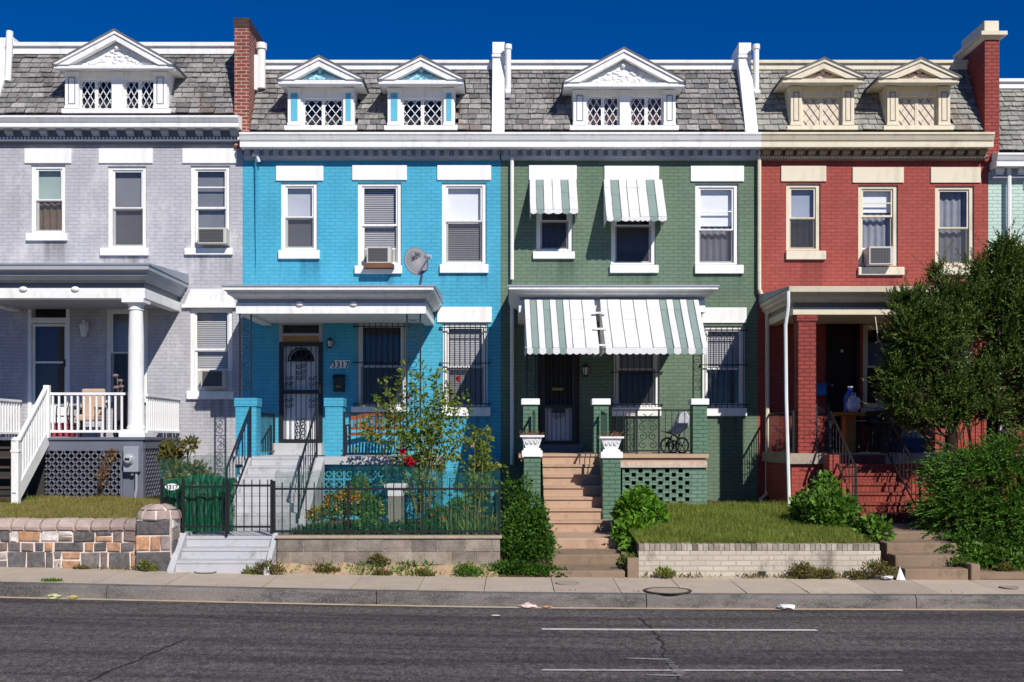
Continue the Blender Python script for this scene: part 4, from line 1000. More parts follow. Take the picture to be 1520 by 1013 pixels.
window(H, (1043, 1106, 484, 605), (1036, 1108, 457, 480), (1046, 1108, 605, 618), .52, (SL(0, .52), ('curtain', M_darkcloth, .5, 1)), screen=False, bars=8)
window(H, (911, 979, 505, 605), None, (908, 981, 604, 618), .42, (SL(0, .45),), bars=8)
dx0, dx1, dz1, dz0 = PX(798), PX(860), PZ(478), 1.97
H['open'].append((dx0, dx1, dz0, dz1))
m = MB(); m.box(dx0, dx0+.09, -.02, .2, dz0, dz1); m.box(dx1-.09, dx1, -.02, .2, dz0, dz1); m.box(dx0+.09, dx1-.09, -.02, .2, dz1-.10, dz1)
part(m, 'door_frame', paint('dark_brown_paint', L3(40, 30, 28), .5), H['root'])
a, b, zb, zt = dx0+.09, dx1-.09, PZ(660), dz1-.10; zm = PZ(606)
m = MB(); w = .07; m.box(a, a+w, -.03, .03, zb, zt); m.box(b-w, b, -.03, .03, zb, zt); m.box(a+w, b-w, -.03, .03, zt-w, zt); m.box(a+w, b-w, -.03, .03, zb, zb+.08); m.box(a+w, b-w, -.03, .03, zm-.0, zm+.07)
sd = part(m, 'security_door', M_iron, H['root'])
m = MB()
for i in range(6): x = a+w+(b-a-2*w)*(i+.5)/6; m.bar((x, .0, zb+.08), (x, .0, zt-w), .014)
c = (a+b)/2; m.box(c-.13, c+.13, -.02, .005, zm-.10, zm-.01)
for s_ in (-1, 1): scroll(m, (c+s_*.06, -.01, zm-.17), .06, 1.2, 12, w=.013, flip=s_)
part(m, 'door_ironwork', M_iron, sd)
m = MB(); m.box(a+.01, b-.01, .09, .13, zb, zm); part(m, 'kick_panel', M_shade, sd)
m = MB(); m.box(a+.01, b-.01, .14, .18, zb, zt); part(m, 'front_door', paint('dark_green_door', L3(34, 32, 28), .5), H['root'])
m = MB(); m.box(c-.14, c+.10, -.045, -.02, PZ(580), PZ(576)); part(m, 'mail_slot', MATS['brass'], sd)
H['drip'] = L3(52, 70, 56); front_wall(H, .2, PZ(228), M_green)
cornice(H, PZ(197, -.45), PZ(217, -.45), PZ(237, -.1), .45, M_white, M_palegrey, x0=-.243, x1=PX(1124), dentil=(.20, .10, PZ(222, -.15), PZ(231, -.15), -.20, M_palegrey))
zr0, zr1 = PZ(194), PZ(103, .9)
mansard(H, zr0, zr1, M_slate, holes=[(PX(851), PX(1002), 0, PZ(130))], x0=PX(748), x1=PX(1106))
coping(H, zr1, .16, M_white, x0=PX(748), x1=PX(1106))
party(H, 1114, PZ(66, .7), zr0, zr1, M_white)
dormer(H, (850, 1003, 133, 190), (837, 1016, 123, 131), (926, 75), [(871, 919, 143, 190), (935, 984, 143, 190)], [(920, 934)], [(851, 870), (985, 1002)], M_white, pane='cloth', label='wide twin-window dormer')
awning(H, 'window_awning', PX(787, -.3), PX(856, -.3), -.04, PZ(268), -.72, PZ(311, -.72), .10, [(0,.13,0), (.13,.29,1), (.29,.48,0), (.48,.67,0), (.67,.83,1), (.83,1,0)], label='smaller striped window awning')
awning(H, 'window_awning', PX(898, -.3), PX(985, -.3), -.04, PZ(268), -.78, PZ(322, -.78), .10, [(0,.11,0), (.11,.25,1), (.25,.38,0), (.38,.56,0), (.56,.72,0), (.72,.86,1), (.86,1,0)], label='larger striped window awning')
ZF = 1.96; gx0, gx1 = PX(770, -2.3), PX(1047, -2.3)
porch_roof(H, gx0, gx1, -2.3, PZ(464, -2.3), PZ(446, -2.3), 5.12, M_white, over=.19, frieze=M_palegrey)
za0, za1 = 4.90, 3.93
e0, e1, e2, e3 = .24, PX(885, -2.95), PX(894, -2.95), 3.55
def st(seq):
    tot = sum(w for w, k in seq); r = []; t = 0
    for w, k in seq: r.append((t/tot, (t+w)/tot, k)); t += w
    return r
awning(H, 'porch_awning', e0, e1, -2.40, za0, -3.15, za1, .13, st([(.8,0),(1,1),(1,0),(1,1),(1,0),(1,1),(1,0),(1.9,0),(1.9,0)]), spread=.04, label='left half of the striped porch awning')
awning(H, 'porch_awning', e2, e3, -2.40, za0, -3.15, za1, .13, st([(1,0),(1.9,0),(1.9,0),(1.9,0),(1.9,0),(1,1),(1,0),(1,1),(1,0),(1,1),(.7,0)]), spread=.05, label='right half of the striped porch awning')
m = MB()
for z, y in ((4.62, -2.70), (4.30, -2.90), (3.98, -3.10)): m.bar((e1-.05, y, z), (e2+.08, y, z), .035)
part(m, 'awning_strut', M_white, H['root'])
sx0, sx1 = PX(805, -2.4), PX(892, -2.4)
m = MB(); m.box(gx0-.0, PX(1052, -2.4), -2.42, -.003, ZF-.075, ZF); m.box(gx0+.04, PX(1048, -2.4), -2.37, -.004, ZF-.14, ZF-.075); part(m, 'porch_slab', M_brownstep, H['root'])
m = MB(); m.box(PX(905, -2.4), PX(1050, -2.4), -2.39, -2.2, ZF-.26, ZF-.142); part(m, 'slab_edge', paint('peeling_edge', L3(206, 186, 168), .9, .2, var=.12, vs=6, dirt=L3(140, 112, 92), dirt_amt=.7, bump=.8, bs=30), H['root'])
# pierced brick front: real openings in a chequer
bx0, bx1, bz0, bz1 = PX(924, -2.35), PX(1050, -2.35), .55, ZF-.262
hx0, hx1, hz1 = PX(926, -2.35), PX(1026, -2.35), PZ(696, -2.35)
m = MB(); cw_, ch_ = .128, .078; nc = int((hx1-hx0)/cw_); nr = 9
m.box(bx0, hx0, -2.34, -2.2, bz0, bz1); m.box(hx0+nc*cw_, bx1, -2.34, -2.2, bz0, bz1); m.box(hx0, hx0+nc*cw_, -2.34, -2.2, hz1, bz1); m.box(hx0, hx0+nc*cw_, -2.34, -2.2, bz0, hz1-nr*ch_*1.0)
for j in range(nr):
    z1_ = hz1-ch_*j; z0_ = z1_-ch_
    for i in range(nc):
        x = hx0+cw_*i
        if (i+j) % 2: m.box(x, x+cw_, -2.337, -2.2, z0_, z1_)
        else: m.box(x, x+.022, -2.337, -2.2, z0_, z1_); m.box(x+cw_-.022, x+cw_, -2.337, -2.2, z0_, z1_)
m.box(bx1-.2, bx1, -2.2, -.003, bz0, bz1)
part(m, 'pierced_brick_base', brick('green_concrete_base', L3(112, 140, 122), L3(84, 108, 94), contrast=.07), H['root'])
m = MB(); m.quad((bx0, -2.12, bz0), (bx1-.2, -2.12, bz0), (bx1-.2, -2.12, bz1), (bx0, -2.12, bz1)); part(m, 'crawlspace_shade_sheet', M_under, H['root'])  # dark sheet that paints in the shade behind the openings
M_pier = brick('sage_pier_brick', L3(96, 128, 106), L3(70, 98, 80), contrast=.07)
def pier(px, pt, Y, z0, cap, dy=.36):
    a, b = PX(px[0], Y), PX(px[1], Y); zt = PZ(pt, Y)
    m = MB(); m.box(a+.02, b-.02, Y, Y+dy, z0, zt-cap); p = part(m, 'brick_pier', M_pier, H['root'])
    m = MB(); m.ring(a+.02, b-.02, Y, Y+dy, [(.0, zt-cap+.001), (.035, zt-cap+.001), (.035, zt-.01), (.025, zt), (.0, zt)]); part(m, 'pier_cap', M_sill, p); return a, b, zt
for px in ((775, 800), (880, 905), (1027, 1051)): pier(px, 592, -2.36, ZF+.001, .115)
pcs = [pier(px, pt, -3.95, .4, .11) for px, pt in (((776, 804), 669), ((893, 923), 671))]
m = MB()
for a, b, zt in pcs:
    m = MB(); m.box(a+.05, b-.05, -3.58, -2.43, .4, zt-.12); part(m, 'stair_cheek', M_pier, H['root'])
stairs(H, sx0, sx1+.10, -2.432, ZF-.001, 7, .19, .29, M_brownstep, base=.3)
zp = PZ(592, -2.3)
iron_post(H, PX(782, -2.2), PX(795, -2.2), -2.2, zp, PZ(464, -2.3)); iron_post(H, PX(1029, -2.2), PX(1041, -2.2), -2.2, zp, PZ(464, -2.3))
rz = PZ(609, -2.25)-ZF
iron_rail(H, (PX(906, -2.25), -2.25, ZF), (PX(945, -2.25), -2.25, ZF), rz, .12, .06, name='porch_railing', post=(False, True))
iron_rail(H, (PX(978, -2.25), -2.25, ZF), (PX(1026, -2.25), -2.25, ZF), rz, .11, .06, name='porch_railing', post=(True, False))
m = MB(); a, b = PX(945, -2.25), PX(978, -2.25)
for z in (ZF+.06, ZF+rz): m.bar((a, -2.25, z), (b, -2.25, z), .026)
for k in range(4):
    zc = ZF+.17+k*.17
    for s_ in (-1, 1): scroll(m, ((a+b)/2+s_*(b-a)*.22, -2.25, zc), .085, 1.3, 16, w=.014, flip=s_*(1 if k % 2 else -1), start=math.pi/2)
part(m, 'scroll_panel', M_iron, H['root'])
M_grail = paint('dark_green_iron', L3(40, 66, 54), .5, .4, var=.1)
for a, b, zt in pcs:
    x = (a+b)/2 + (.05 if a < 1 else -.06)
    iron_rail(H, (x, -2.5, ZF), (x, -3.5, zt-.12), .80, .2, .1, name='stair_handrail', mat=M_grail, post=(True, True))
lantern(869, 540, 560, 'black lantern on the green wall between door and barred window', M_iron, M_shade)
m = MB(); m.box(PX(801), PX(862), -.30, -.021, ZF+.001, PZ(660)); part(m, 'door_step', M_deck, H['root'])
dsx = PX(760)
downspout(H, [(dsx, -.09, PZ(222)), (dsx, -.09, PZ(416))], M_white, .04); downspout(H, [(dsx, -.09, PZ(447)), (dsx, -.09, PZ(690))], M_white, .04)
# urns on the lower piers
def urn(a, b, z, label):
    t = thing('planter_urn', label, 'planter', ((a+b)/2, -3.77, z), 'white urns on the stair piers')
    cx, cy = (a+b)/2, -3.77; m = MB()
    m.ring(cx-.01, cx+.01, cy-.01, cy+.01, [(.14, z), (.14, z+.035), (.10, z+.05), (.115, z+.07), (.165, z+.22), (.180, z+.235), (.205, z+.24), (.205, z+.272), (.175, z+.272), (.165, z+.245)])
    part(m, 'bowl', M_sill, t)
    m = MB()
    for s_ in (-1, 0, 1): scroll(m, (cx+s_*.075, cy-.165, z+.155), .045, 1.2, 12, w=.012)
    part(m, 'relief_ornament', M_sill, t)
    m = MB()
    for i in range(36):
        p = Vector((cx+random.uniform(-.15, .15), cy+random.uniform(-.15, .15), z+.25)); m.bar(p, p+Vector((random.uniform(-.16, .16), random.uniform(-.1, .1), random.uniform(.03, .13))), .006)
    part(m, 'dry_stems', paint('dry_stems', L3(120, 88, 66), .9, var=.3), t)
urn(*pcs[0], 'white urn with dry stems on the left stair pier of the green house'); urn(*pcs[1], 'white urn with dry stems on the right stair pier of the green house')

# ================================================================ RED HOUSE
H = RED = new_house('brick red painted row house with cream trim and boarded dormer windows', (5.2, 10.1), M_cream, .8)
window(H, (1167, 1218, 273, 372), (1159, 1226, 247, 270), (1166, 1225, 372, 386), .5, (('shade', paint('blue_grey_shade', L3(150,160,178), .8), 0, .5), ('curtain', M_darkcloth, .5, 1)), screen=True)
window(H, (1274, 1333, 275, 395), (1265, 1341, 249, 272), (1273, 1341, 396, 409), .36, (('shade', M_shade, 0, .3), ('curtain', M_curtain, .3, .8)), screen=False, mid=.5)
window(H, (1388, 1446, 276, 394), (1381, 1455, 249, 272), (1388, 1456, 394, 409), .52, (('curtain', M_curtain, 0, 1),), screen=True)
window(H, (1281, 1345, 482, 605), None, (1278, 1348, 605, 613), .5, (('shade', paint('dim_blue_shade', L3(90,100,130), .8), .18, .5), ('curtain', M_darkcloth, 0, 1)), screen=False)
window(H, (1388, 1446, 482, 605), None, (1385, 1449, 605, 613), .5, (('curtain', M_darkcloth, 0, 1),), screen=False)
dx0, dx1, dz1, dz0 = PX(1226), PX(1276), PZ(470), 1.98
H['open'].append((dx0, dx1, dz0, dz1))
m = MB(); m.box(dx0, dx0+.07, -.02, .2, dz0, dz1); m.box(dx1-.07, dx1, -.02, .2, dz0, dz1); m.box(dx0+.07, dx1-.07, -.02, .2, dz1-.08, dz1); part(m, 'door_frame', MATS['dark_brown_paint'], H['root'])
m = MB(); m.box(dx0+.07, dx1-.07, .08, .13, dz0, dz1-.08); dr = part(m, 'front_door', paint('near_black_door', L3(38, 20, 20), .5), H['root'])
m = MB(); m.ball(((dx0+dx1)/2, .06, PZ(521)), .035, 10, 7); part(m, 'door_viewer', M_shade, dr)
m = MB(); m.ball((dx0+.14, .04, PZ(572)), .035, 10, 7); part(m, 'door_knob', M_galv, dr)
H['drip'] = L3(104, 50, 44); front_wall(H, .2, PZ(228), M_red)
cornice(H, PZ(197, -.45), PZ(217, -.45), PZ(237, -.1), .45, M_cream, M_tan, x0=PX(1124), x1=PX(1477, -.45), brackets=(20, M_tan), dentil=(.06, .03, PZ(232.5, -.14), PZ(234.5, -.14), -.16, M_cream))
mansard(H, zr0, zr1, M_slate2, holes=[(PX(1173), PX(1267), 0, PZ(133)), (PX(1316), PX(1409), 0, PZ(133))], x0=PX(1123), x1=PX(1462))
coping(H, zr1, .16, M_cream, x0=PX(1123), x1=PX(1462))
a, b = PX(1459), PX(1480.5)
m = MB(); m.box(a, b, -.10, 1.2, 8.1, PZ(62)); ch = part(m, 'party_wall_chimney', M_chim2, H['root'])
m = MB(); zc = PZ(62)+.001; m.ring(a, b, -.10, 1.2, [(0, zc), (.05, zc+.04), (.06, zc+.06), (.12, zc+.07), (.12, zc+.15), (0.0, zc+.18)]); part(m, 'chimney_cap', M_cream, ch)
m = MB(); m.box(a-.01, b+.0, -.09, 1.15, zc+.181, PZ(33)); part(m, 'chimney_block', M_cream, ch, bevel=.02)
dormer(H, (1172, 1268, 128, 190), (1162, 1283, 117, 125), (1223, 90), [(1191, 1249, 143, 190)], [], [(1173, 1189), (1250, 1266)], M_cream, boarded=True, orn=paint('dusty_pink_relief', L3(214, 196, 178), .6, var=.1), tymp=M_tan, label='left boarded dormer')
dormer(H, (1315, 1410, 128, 190), (1304, 1424, 117, 125), (1366, 90), [(1333, 1391, 143, 190)], [], [(1316, 1332), (1392, 1409)], M_cream, boarded=True, orn=MATS['dusty_pink_relief'], tymp=M_tan, label='right boarded dormer')
ZF = 1.97; rx0, rx1 = PX(1178, -2.3), 10.0
porch_roof(H, rx0, rx1, -2.25, PZ(467, -2.3), PZ(456, -2.3), 5.10, M_cream, over=.15, fro=.22, frieze=M_tan, ceil=M_cream)
m = MB(); m.prism([(-2.52, 5.02), (-2.60, 5.03), (-2.62, 5.13), (-2.50, 5.15)], rx0-.16, rx1+.1, 'x'); part(m, 'gutter', M_cream, H['root'])
for pxa in (1185, 1500):
    a = PX(pxa, -2.28); m = MB(); m.box(a, a+.34, -2.28, -1.94, ZF, PZ(467, -2.3)-.12); m.box(a-.03, a+.37, -2.30, -1.92, PZ(467, -2.3)-.119, PZ(467, -2.3)-.002); part(m, 'brick_pillar', M_chim2, H['root'])
rs0, rs1 = 6.12, 7.12
m = MB(); m.box(rx0-.1, rx1, -2.42, -.003, ZF-.2, ZF); part(m, 'porch_slab', M_conc, H['root'])
m = MB(); m.box(rx0-.05, rx1, -2.34, -2.15, .3, ZF-.202); m.box(rx0-.05, rx0+.15, -2.15, -.004, .3, ZF-.202); part(m, 'porch_base_wall', M_red, H['root'])
stairs(H, rs0, rs1, -2.43, ZF-.03, 7, .165, .28, M_redstep, base=.2)
m = MB(); m.prism([(-2.45, ZF-.02), (-2.9, ZF-.02), (-2.9, 1.45), (-3.6, 1.45), (-3.6, .4), (-2.45, .4)], rs0-.2, rs0-.001, 'x'); part(m, 'stair_cheek', M_red, H['root'])
iron_rail(H, (rs0-.06, -2.46, ZF), (rs0-.06, -4.05, .95), .80, .18, .1, name='stair_handrail'); iron_rail(H, (rs1-.02, -2.46, ZF), (rs1-.02, -4.3, .85), .80, .2, .1, name='stair_handrail')
iron_rail(H, (rx0+.02, -2.2, ZF), (rx0+.02, -.1, ZF), .80, .10, .08, name='porch_railing'); iron_rail(H, (rs1, -2.2, ZF), (rx1-.4, -2.2, ZF), .80, .11, .08, name='porch_railing')
m = MB(); a, b = PX(1212, -2.2), rs0-.02
for x in (a, b): m.bar((x, -2.2, ZF), (x, -2.2, ZF+.95), .03)
for k in range(5):
    for s_ in (-1, 1): scroll(m, ((a+b)/2+s_*.06, -2.2, ZF+.12+k*.18), .07, 1.3, 14, w=.014, flip=s_)
part(m, 'scroll_panel', M_iron, H['root'])
yg = -2.66
downspout(H, [(PX(1170, yg), yg, 5.03), (PX(1170, yg), yg, 4.75), (PX(1166, -2.5), -2.5, 4.4), (PX(1167, -2.5), -2.5, 3.0), (PX(1172, -2.55), -2.55, .75)], M_white, .036)
downspout(H, [(PX(1125.5), -.10, PZ(226)), (PX(1125.5), -.10, PZ(430)), (PX(1130), -.10, PZ(440)), (PX(1139), -.10, PZ(450))], M_cream, .042)
downspout(H, [(PX(1139, -.15), -.15, PZ(455)), (PX(1139, -.15), -.15, PZ(727)), (PX(1137, -.25), -.28, PZ(735)), (PX(1127, -.5), -.6, PZ(742, -.5))], M_cream, .045)
ac_unit((1290, 1326), 366, 393, 'window air conditioner in the red house middle upper window', side=(PX(1281), PX(1327)))
m = MB(); m.bar((PX(1299, -2.2), -2.2, PZ(468, -2.2)), (PX(1304, -2.2), -2.2, PZ(508, -2.2)), .014); tag(part(m, 'hanging_rod', M_cream, H['root']))

# ================================================================ NEXT HOUSES AT BOTH ENDS
H = MNT = new_house('pale mint painted row house at the right edge with white bracketed cornice', (10.1, 15.5), M_white, .7)
for p in (1497+30, 1610, 1720): window(H, (p, p+62, 285, 405), (p-8, p+70, 258, 281), (p-4, p+66, 405, 418), .5, (SL(0, 1),))
for p in (1527, 1610, 1720): window(H, (p, p+62, 495, 612), (p-8, p+70, 470, 492), (p-4, p+66, 612, 625), .5, (SL(0, 1),))
front_wall(H, .0, PZ(255), M_mint)
cornice(H, PZ(227, -.45), PZ(245, -.45), PZ(268, -.1), .42, M_white, M_palegrey, x0=PX(1481, -.4), x1=15.5, brackets=(12, M_white))
mansard(H, PZ(224), PZ(131, .9), M_slate2, x0=PX(1480), x1=15.5); coping(H, PZ(131, .9), .17, M_white, x0=PX(1481), x1=15.5)
downspout(H, [(PX(1494), -.12, PZ(252)), (PX(1494), -.12, PZ(660))], M_white, .05)
H = LFT = new_house('white painted row house cut off by the left edge of the photo', (-16.5, -11.1), M_white, 1.1)
for p in (-370, -255, -135): window(H, (p, p+60, 237, 357), (p-8, p+68, 212, 234), (p-4, p+64, 357, 370), .5, (SL(0, 1),))
for p in (-370, -255, -135): window(H, (p, p+60, 447, 570), (p-8, p+68, 420, 444), (p-4, p+64, 570, 583), .5, (SL(0, 1),))
front_wall(H, .2, PZ(195), brick('white_painted_brick', (.6, .6, .59), (.45, .45, .44), contrast=.05))
cornice(H, PZ(160, -.45), PZ(176, -.45), PZ(203, -.1), .45, M_white, M_palegrey, x1=-11.12, brackets=(14, M_palegrey))
mansard(H, PZ(158), PZ(70, .9), M_slate, x1=-11.25); coping(H, PZ(70, .9), .2, M_white, x1=-11.25)
# ================================================================ FRONT YARDS: paths, steps, retaining walls
def standalone(name, label, cat, loc, group=None): return dict(root=thing(name, label, cat, loc, group))
# --- rubble stone wall and pier
M_stone = islands('rubble_stones', [L3(116, 110, 108), L3(190, 180, 172), L3(216, 208, 202), L3(104, 100, 100), L3(178, 138, 108), L3(128, 112, 106), L3(182, 172, 166), L3(102, 98, 96), L3(128, 120, 116), L3(150, 128, 116)], .95, 1.0, 18, .45, 11)
M_cope = islands('coping_stones', [L3(168, 152, 142), L3(192, 172, 160), L3(148, 132, 124), L3(182, 164, 154)], .9, .8, 16, .22, 8)
M_mortar = paint('raised_mortar', L3(224, 208, 198), .9, .2, var=.08, bump=.4, bs=40)
def rough_block(m, x0, x1, y0, y1, z0, z1, j=.010, bow=.012):
    J = lambda v: v+random.uniform(-j, j)
    c = [[J(x0), z0], [J(x1), z0], [J(x1), z1], [J(x0), z1]]
    c = [[x, J(z)] for x, z in c]; k = .018; mx, mz = (x0+x1)/2, (z0+z1)/2
    back = [(x, y1, z) for x, z in c]; fr = [(x, y0, z) for x, z in c]
    inn = [(x+(k if x < mx else -k), y0-bow*random.uniform(.5, 1.4), z+(k if z < mz else -k)) for x, z in c]
    m.add(back+fr+inn, [(8,9,10,11)] + [(4+i, 4+(i+1) % 4, 8+(i+1) % 4, 8+i) for i in range(4)] + [(i, (i+1) % 4, 4+(i+1) % 4, 4+i) for i in range(4)])
yw = -7.36
T = thing('stone_wall', 'low wall of mixed grey and orange stones with rounded coping', 'retaining wall', (-9, yw, .4))
m = MB()
xa = -13.5
while xa < -5.5:
    xb = min(xa+1.0, -5.5); g0, g1 = slope(xa), slope(xb)
    m.add([(xa,yw+.012,g0+.1),(xb,yw+.012,g1+.1),(xb,yw+.012,1.0),(xa,yw+.012,1.0),(xa,yw+.3,g0+.1),(xb,yw+.3,g1+.1),(xb,yw+.3,1.0),(xa,yw+.3,1.0)], [(0,1,2,3),(4,7,6,5),(3,2,6,7)])
    xa = xb
part(m, 'mortar_core', M_mortar, T)
m = MB(); gap = .026
rows = [(.74, .90), (.60, .725), (.36, .585)]
for ri, (z0, z1) in enumerate(rows):
    x = -13.4 + .1*ri
    while x < -5.52:
        w = random.choice((.12, .22, .28, .33, .16, .25)) if ri != 1 else random.choice((.2, .35, .45, .14))
        b = min(x+w, -5.51)
        if b-x > .05:
            if ri == 2 and random.random() < .35:
                zc = z0+.10; rough_block(m, x, b-gap, yw, yw+.05, zc+gap, z1); rough_block(m, x, b-gap, yw, yw+.05, slope(x)+.16, zc)
            elif ri == 0 and random.random() < .25 and w < .32: zc = (z0+z1)/2; rough_block(m, x, b-gap, yw, yw+.05, zc+gap/2, z1); rough_block(m, x, b-gap, yw, yw+.05, z0, zc-gap/2)
            else: rough_block(m, x, b-gap, yw, yw+.05, z0 if ri < 2 else slope(x)+.17, z1, bow=.018)
        x += w
part(m, 'stones', M_stone, T)
m = MB(); x = -13.4
while x < -5.54:
    w = random.uniform(.20, .29); b = min(x+w, -5.52); n = 7; r0 = .085
    prof = [(yw-.035, .915), (yw-.05, .96), (yw-.03, 1.02), (yw+.05, 1.065), (yw+.16, 1.08), (yw+.30, 1.05), (yw+.30, .915)]
    a_, b_ = x+.008, b-.008; k = .02
    vs = []
    for xx, s in ((a_, -.018), (a_+k, 0), (b_-k, 0), (b_, -.018)):
        dj = random.uniform(-.008, .008)
        vs += [(xx, y-(s if i < 5 else 0), z+s+dj) for i, (y, z) in enumerate(prof)]
    fs = [(q*7+i, q*7+(i+1) % 7, (q+1)*7+(i+1) % 7, (q+1)*7+i) for q in range(3) for i in range(7)] + [tuple(range(7)), tuple(range(27, 20, -1))]
    m.add(vs, fs); x = b
part(m, 'coping_stones', M_cope, T)
px0_, px1_, py0_, py1_ = -5.50, -4.985, -7.46, -6.95
T = thing('stone_pier', 'stone pier with domed cobbled top at the end of the low wall', 'pier', (-5.24, -7.2, .3))
m = MB(); m.box(px0_+.012, px1_-.012, py0_+.012, py1_, .2, 1.07); part(m, 'mortar_core', M_mortar, T)
m = MB()
for z0, z1, cuts_ in ((.85, 1.06, (.92,)), (.62, .83, (.42, .72)), (.30, .60, (1,))):
    x = px0_
    for c in list(cuts_)+[1.0]:
        b = px0_+(px1_-px0_)*c
        if b-x > .03: rough_block(m, x, b-.014, py0_, py0_+.1, z0, z1)
        x = b
for z0, z1 in ((.33, .55), (.57, .74), (.76, .92), (.94, 1.06)):
    v = MB(); rough_block(v, py0_+.08, py1_-.1, 0, .05, z0, z1); m.add([(px1_-.0-(p[1]), p[0], p[2]) for p in v.v], v.f)
part(m, 'stones', islands('pier_stones', [L3(176, 136, 108), L3(196, 150, 116), L3(150, 138, 132), L3(96, 92, 92), L3(176, 128, 96), L3(200, 194, 188)], .95, 1.0, 18, .4, 11), T)
m = MB(); cx, cy = -5.24, -7.2
m.lathe(cx, cy, [(.30, 1.062), (.30, 1.10), (.28, 1.16), (.22, 1.225), (.13, 1.265), (.02, 1.28)], 24); dm = part(m, 'dome', M_mortar, T, smooth=True)
m = MB()
for ring_, (rA, zA, rB, zB, n) in enumerate(((.315, 1.075, .285, 1.195, 9), (.255, 1.21, .10, 1.285, 5))):
    for i in range(n):
        a0 = 2*math.pi*(i+.06+.3*ring_)/n; a1 = 2*math.pi*(i+.94+.3*ring_)/n; vs = []
        for t in (0, .33, .66, 1):
            for s in (0, .5, 1):
                a = a0+(a1-a0)*t; r = rA+(rB-rA)*s; z = zA+(zB-zA)*s; bul = .022*math.sin(math.pi*(.15+.7*t))*math.sin(math.pi*(.15+.7*s))
                vs.append((cx+(r+bul)*math.cos(a), cy+(r+bul)*math.sin(a), z+bul*.8))
        m.add(vs, [(t*3+s, t*3+s+1, t*3+s+4, t*3+s+3) for t in range(3) for s in range(2)])
part(m, 'cobbles', M_cope, dm, smooth=True)
# --- turquoise house: front steps, path, block wall
H = standalone('entrance_steps', 'grey painted concrete steps with sloping cheeks below the iron gate', 'steps', (-4.26, -7.2, .2))
stairs(H, -4.90, -3.60, -6.95, .79, 3, .155, .27, M_greyconc, nose=.012, base=.15, name='steps')
for a, b in ((-5.0, -4.901), (-3.599, -3.52)):
    m = MB(); m.prism([(-6.6, .84), (-6.98, .84), (-7.62, .36), (-7.62, .15), (-6.6, .15)], a, b, 'x'); part(m, 'cheek', M_greyconc, H['root'], bevel=.015)
m = MB(); m.box(-4.95, -3.62, -6.90, -4.42, .4, .785); single(m, 'path', M_greyconc, None, None, kind='structure')
T = thing('block_wall', 'grey stained concrete block wall with a pale cap below the iron fence', 'retaining wall', (-1.85, -7.2, .3))
M_block = islands('concrete_blocks', [L3(132, 122, 112), L3(158, 146, 132), L3(114, 106, 100), L3(146, 136, 126)], .95, .8, 40, .38, 5)
M_blockm = paint('block_mortar', L3(176, 164, 150), .95, .15, var=.15, vs=6)
yb = -7.12
m = MB(); m.box(-3.49, -.19, yb+.012, yb+.18, .2, .765); part(m, 'mortar_core', M_blockm, T)
m = MB()
for ri, (z0, z1) in enumerate(((.575, .762), (.38, .562))):
    x = -3.50-.2*ri
    while x < -.2:
        a, b = max(x, -3.5), min(x+.40-.013, -.18)
        if b-a > .04: m.box(a, b, yb+random.uniform(-.004, .004), yb+.1, z0, z1)
        x += .40
m.box(-3.5, -.18, yb+.003, yb+.1, .2, .367)
part(m, 'blocks', M_block, T)
m = MB(); m.box(-3.53, -.15, yb-.03, yb+.24, .767, .805); part(m, 'cap', M_conc, T, bevel=.006)
# --- green and red houses: lower steps
H = standalone('entrance_steps', 'worn brown concrete steps rising from the sidewalk to the pinkish stair', 'steps', (1.1, -6, .2))
m = MB(); gx = ((-4.1, -5.5, .625, .58, 1.72), (-5.501, -6.5, .46, .56, 1.70), (-6.501, -7.38, .315, .545, 1.66))
for ya, yb_, z, a, b in gx:
    m = MB(); m.box(a, b, yb_, ya, .1, z); part(m, 'step', M_oldstep if z < .6 else M_brownstep, H['root'], bevel=.018)
m = MB(); m.box(1.70, 1.86, -7.36, -5.2, .1, .50); part(m, 'side_curb', M_oldstep, H['root'])
H = standalone('entrance_steps', 'worn brown concrete steps beside the spreading juniper', 'steps', (6.2, -6.8, .2))
for ya, yb_, z, a, b in ((-4.4, -6.12, .785, 5.78, 7.15), (-6.121, -6.72, .66, 5.72, 6.80), (-6.721, -7.08, .51, 5.73, 6.76), (-7.081, -7.44, .35, 5.75, 6.68)):
    m = MB(); m.box(a, b, yb_, ya, .1, z); part(m, 'step', M_oldstep, H['root'], bevel=.018)
m = MB(); m.box(6.70, 6.84, -7.48, -6.4, .1, .42); part(m, 'side_curb', M_oldstep, H['root'], bevel=.02)
m = MB(); m.box(6.86, 16, -7.40, -7.1, .05, .30); single(m, 'retaining_curb', M_oldstep, 'low brown earth-stained curb under the spreading juniper', 'retaining wall')
# --- whitewashed brick wall
T = thing('brick_wall', 'whitewashed dirty brick retaining wall in front of the green lawn', 'retaining wall', (3.6, -7.25, .2))
M_ww = brick('whitewashed_brick', L3(196, 186, 170), L3(172, 162, 147), contrast=.07, bump=.3, bw=.225, bh=.078, ms=.012, wear=L3(104, 92, 82), wear_amt=.75, wz=(.55, .66))
M_wwcap = islands('whitewashed_coping_bricks', [L3(170, 160, 146), L3(142, 132, 120), L3(184, 174, 160), L3(116, 106, 96)], .9, .6, 30, .3, 8)
wx0, wx1 = 1.87, 5.44; yq = -7.30
m = MB(); m.box(wx0, wx1, yq, yq+.22, .02, .60)
part(m, 'brickwork', M_ww, T)
m = MB(); x = wx0
while x < wx1-.02: m.box(x+.003, min(x+.076, wx1), yq-.004+random.uniform(-.003, .003), yq+.22, .603, .70+random.uniform(-.003, .003)); x += .079
part(m, 'rowlock_coping', M_wwcap, T, bevel=.004)
for px in (1131, 1258):
    x = PX(px, yq); m = MB(); m.box(x-.055, x+.055, yq-.004, yq-.001, .235, .30); part(m, 'weep_hole', M_under, T)
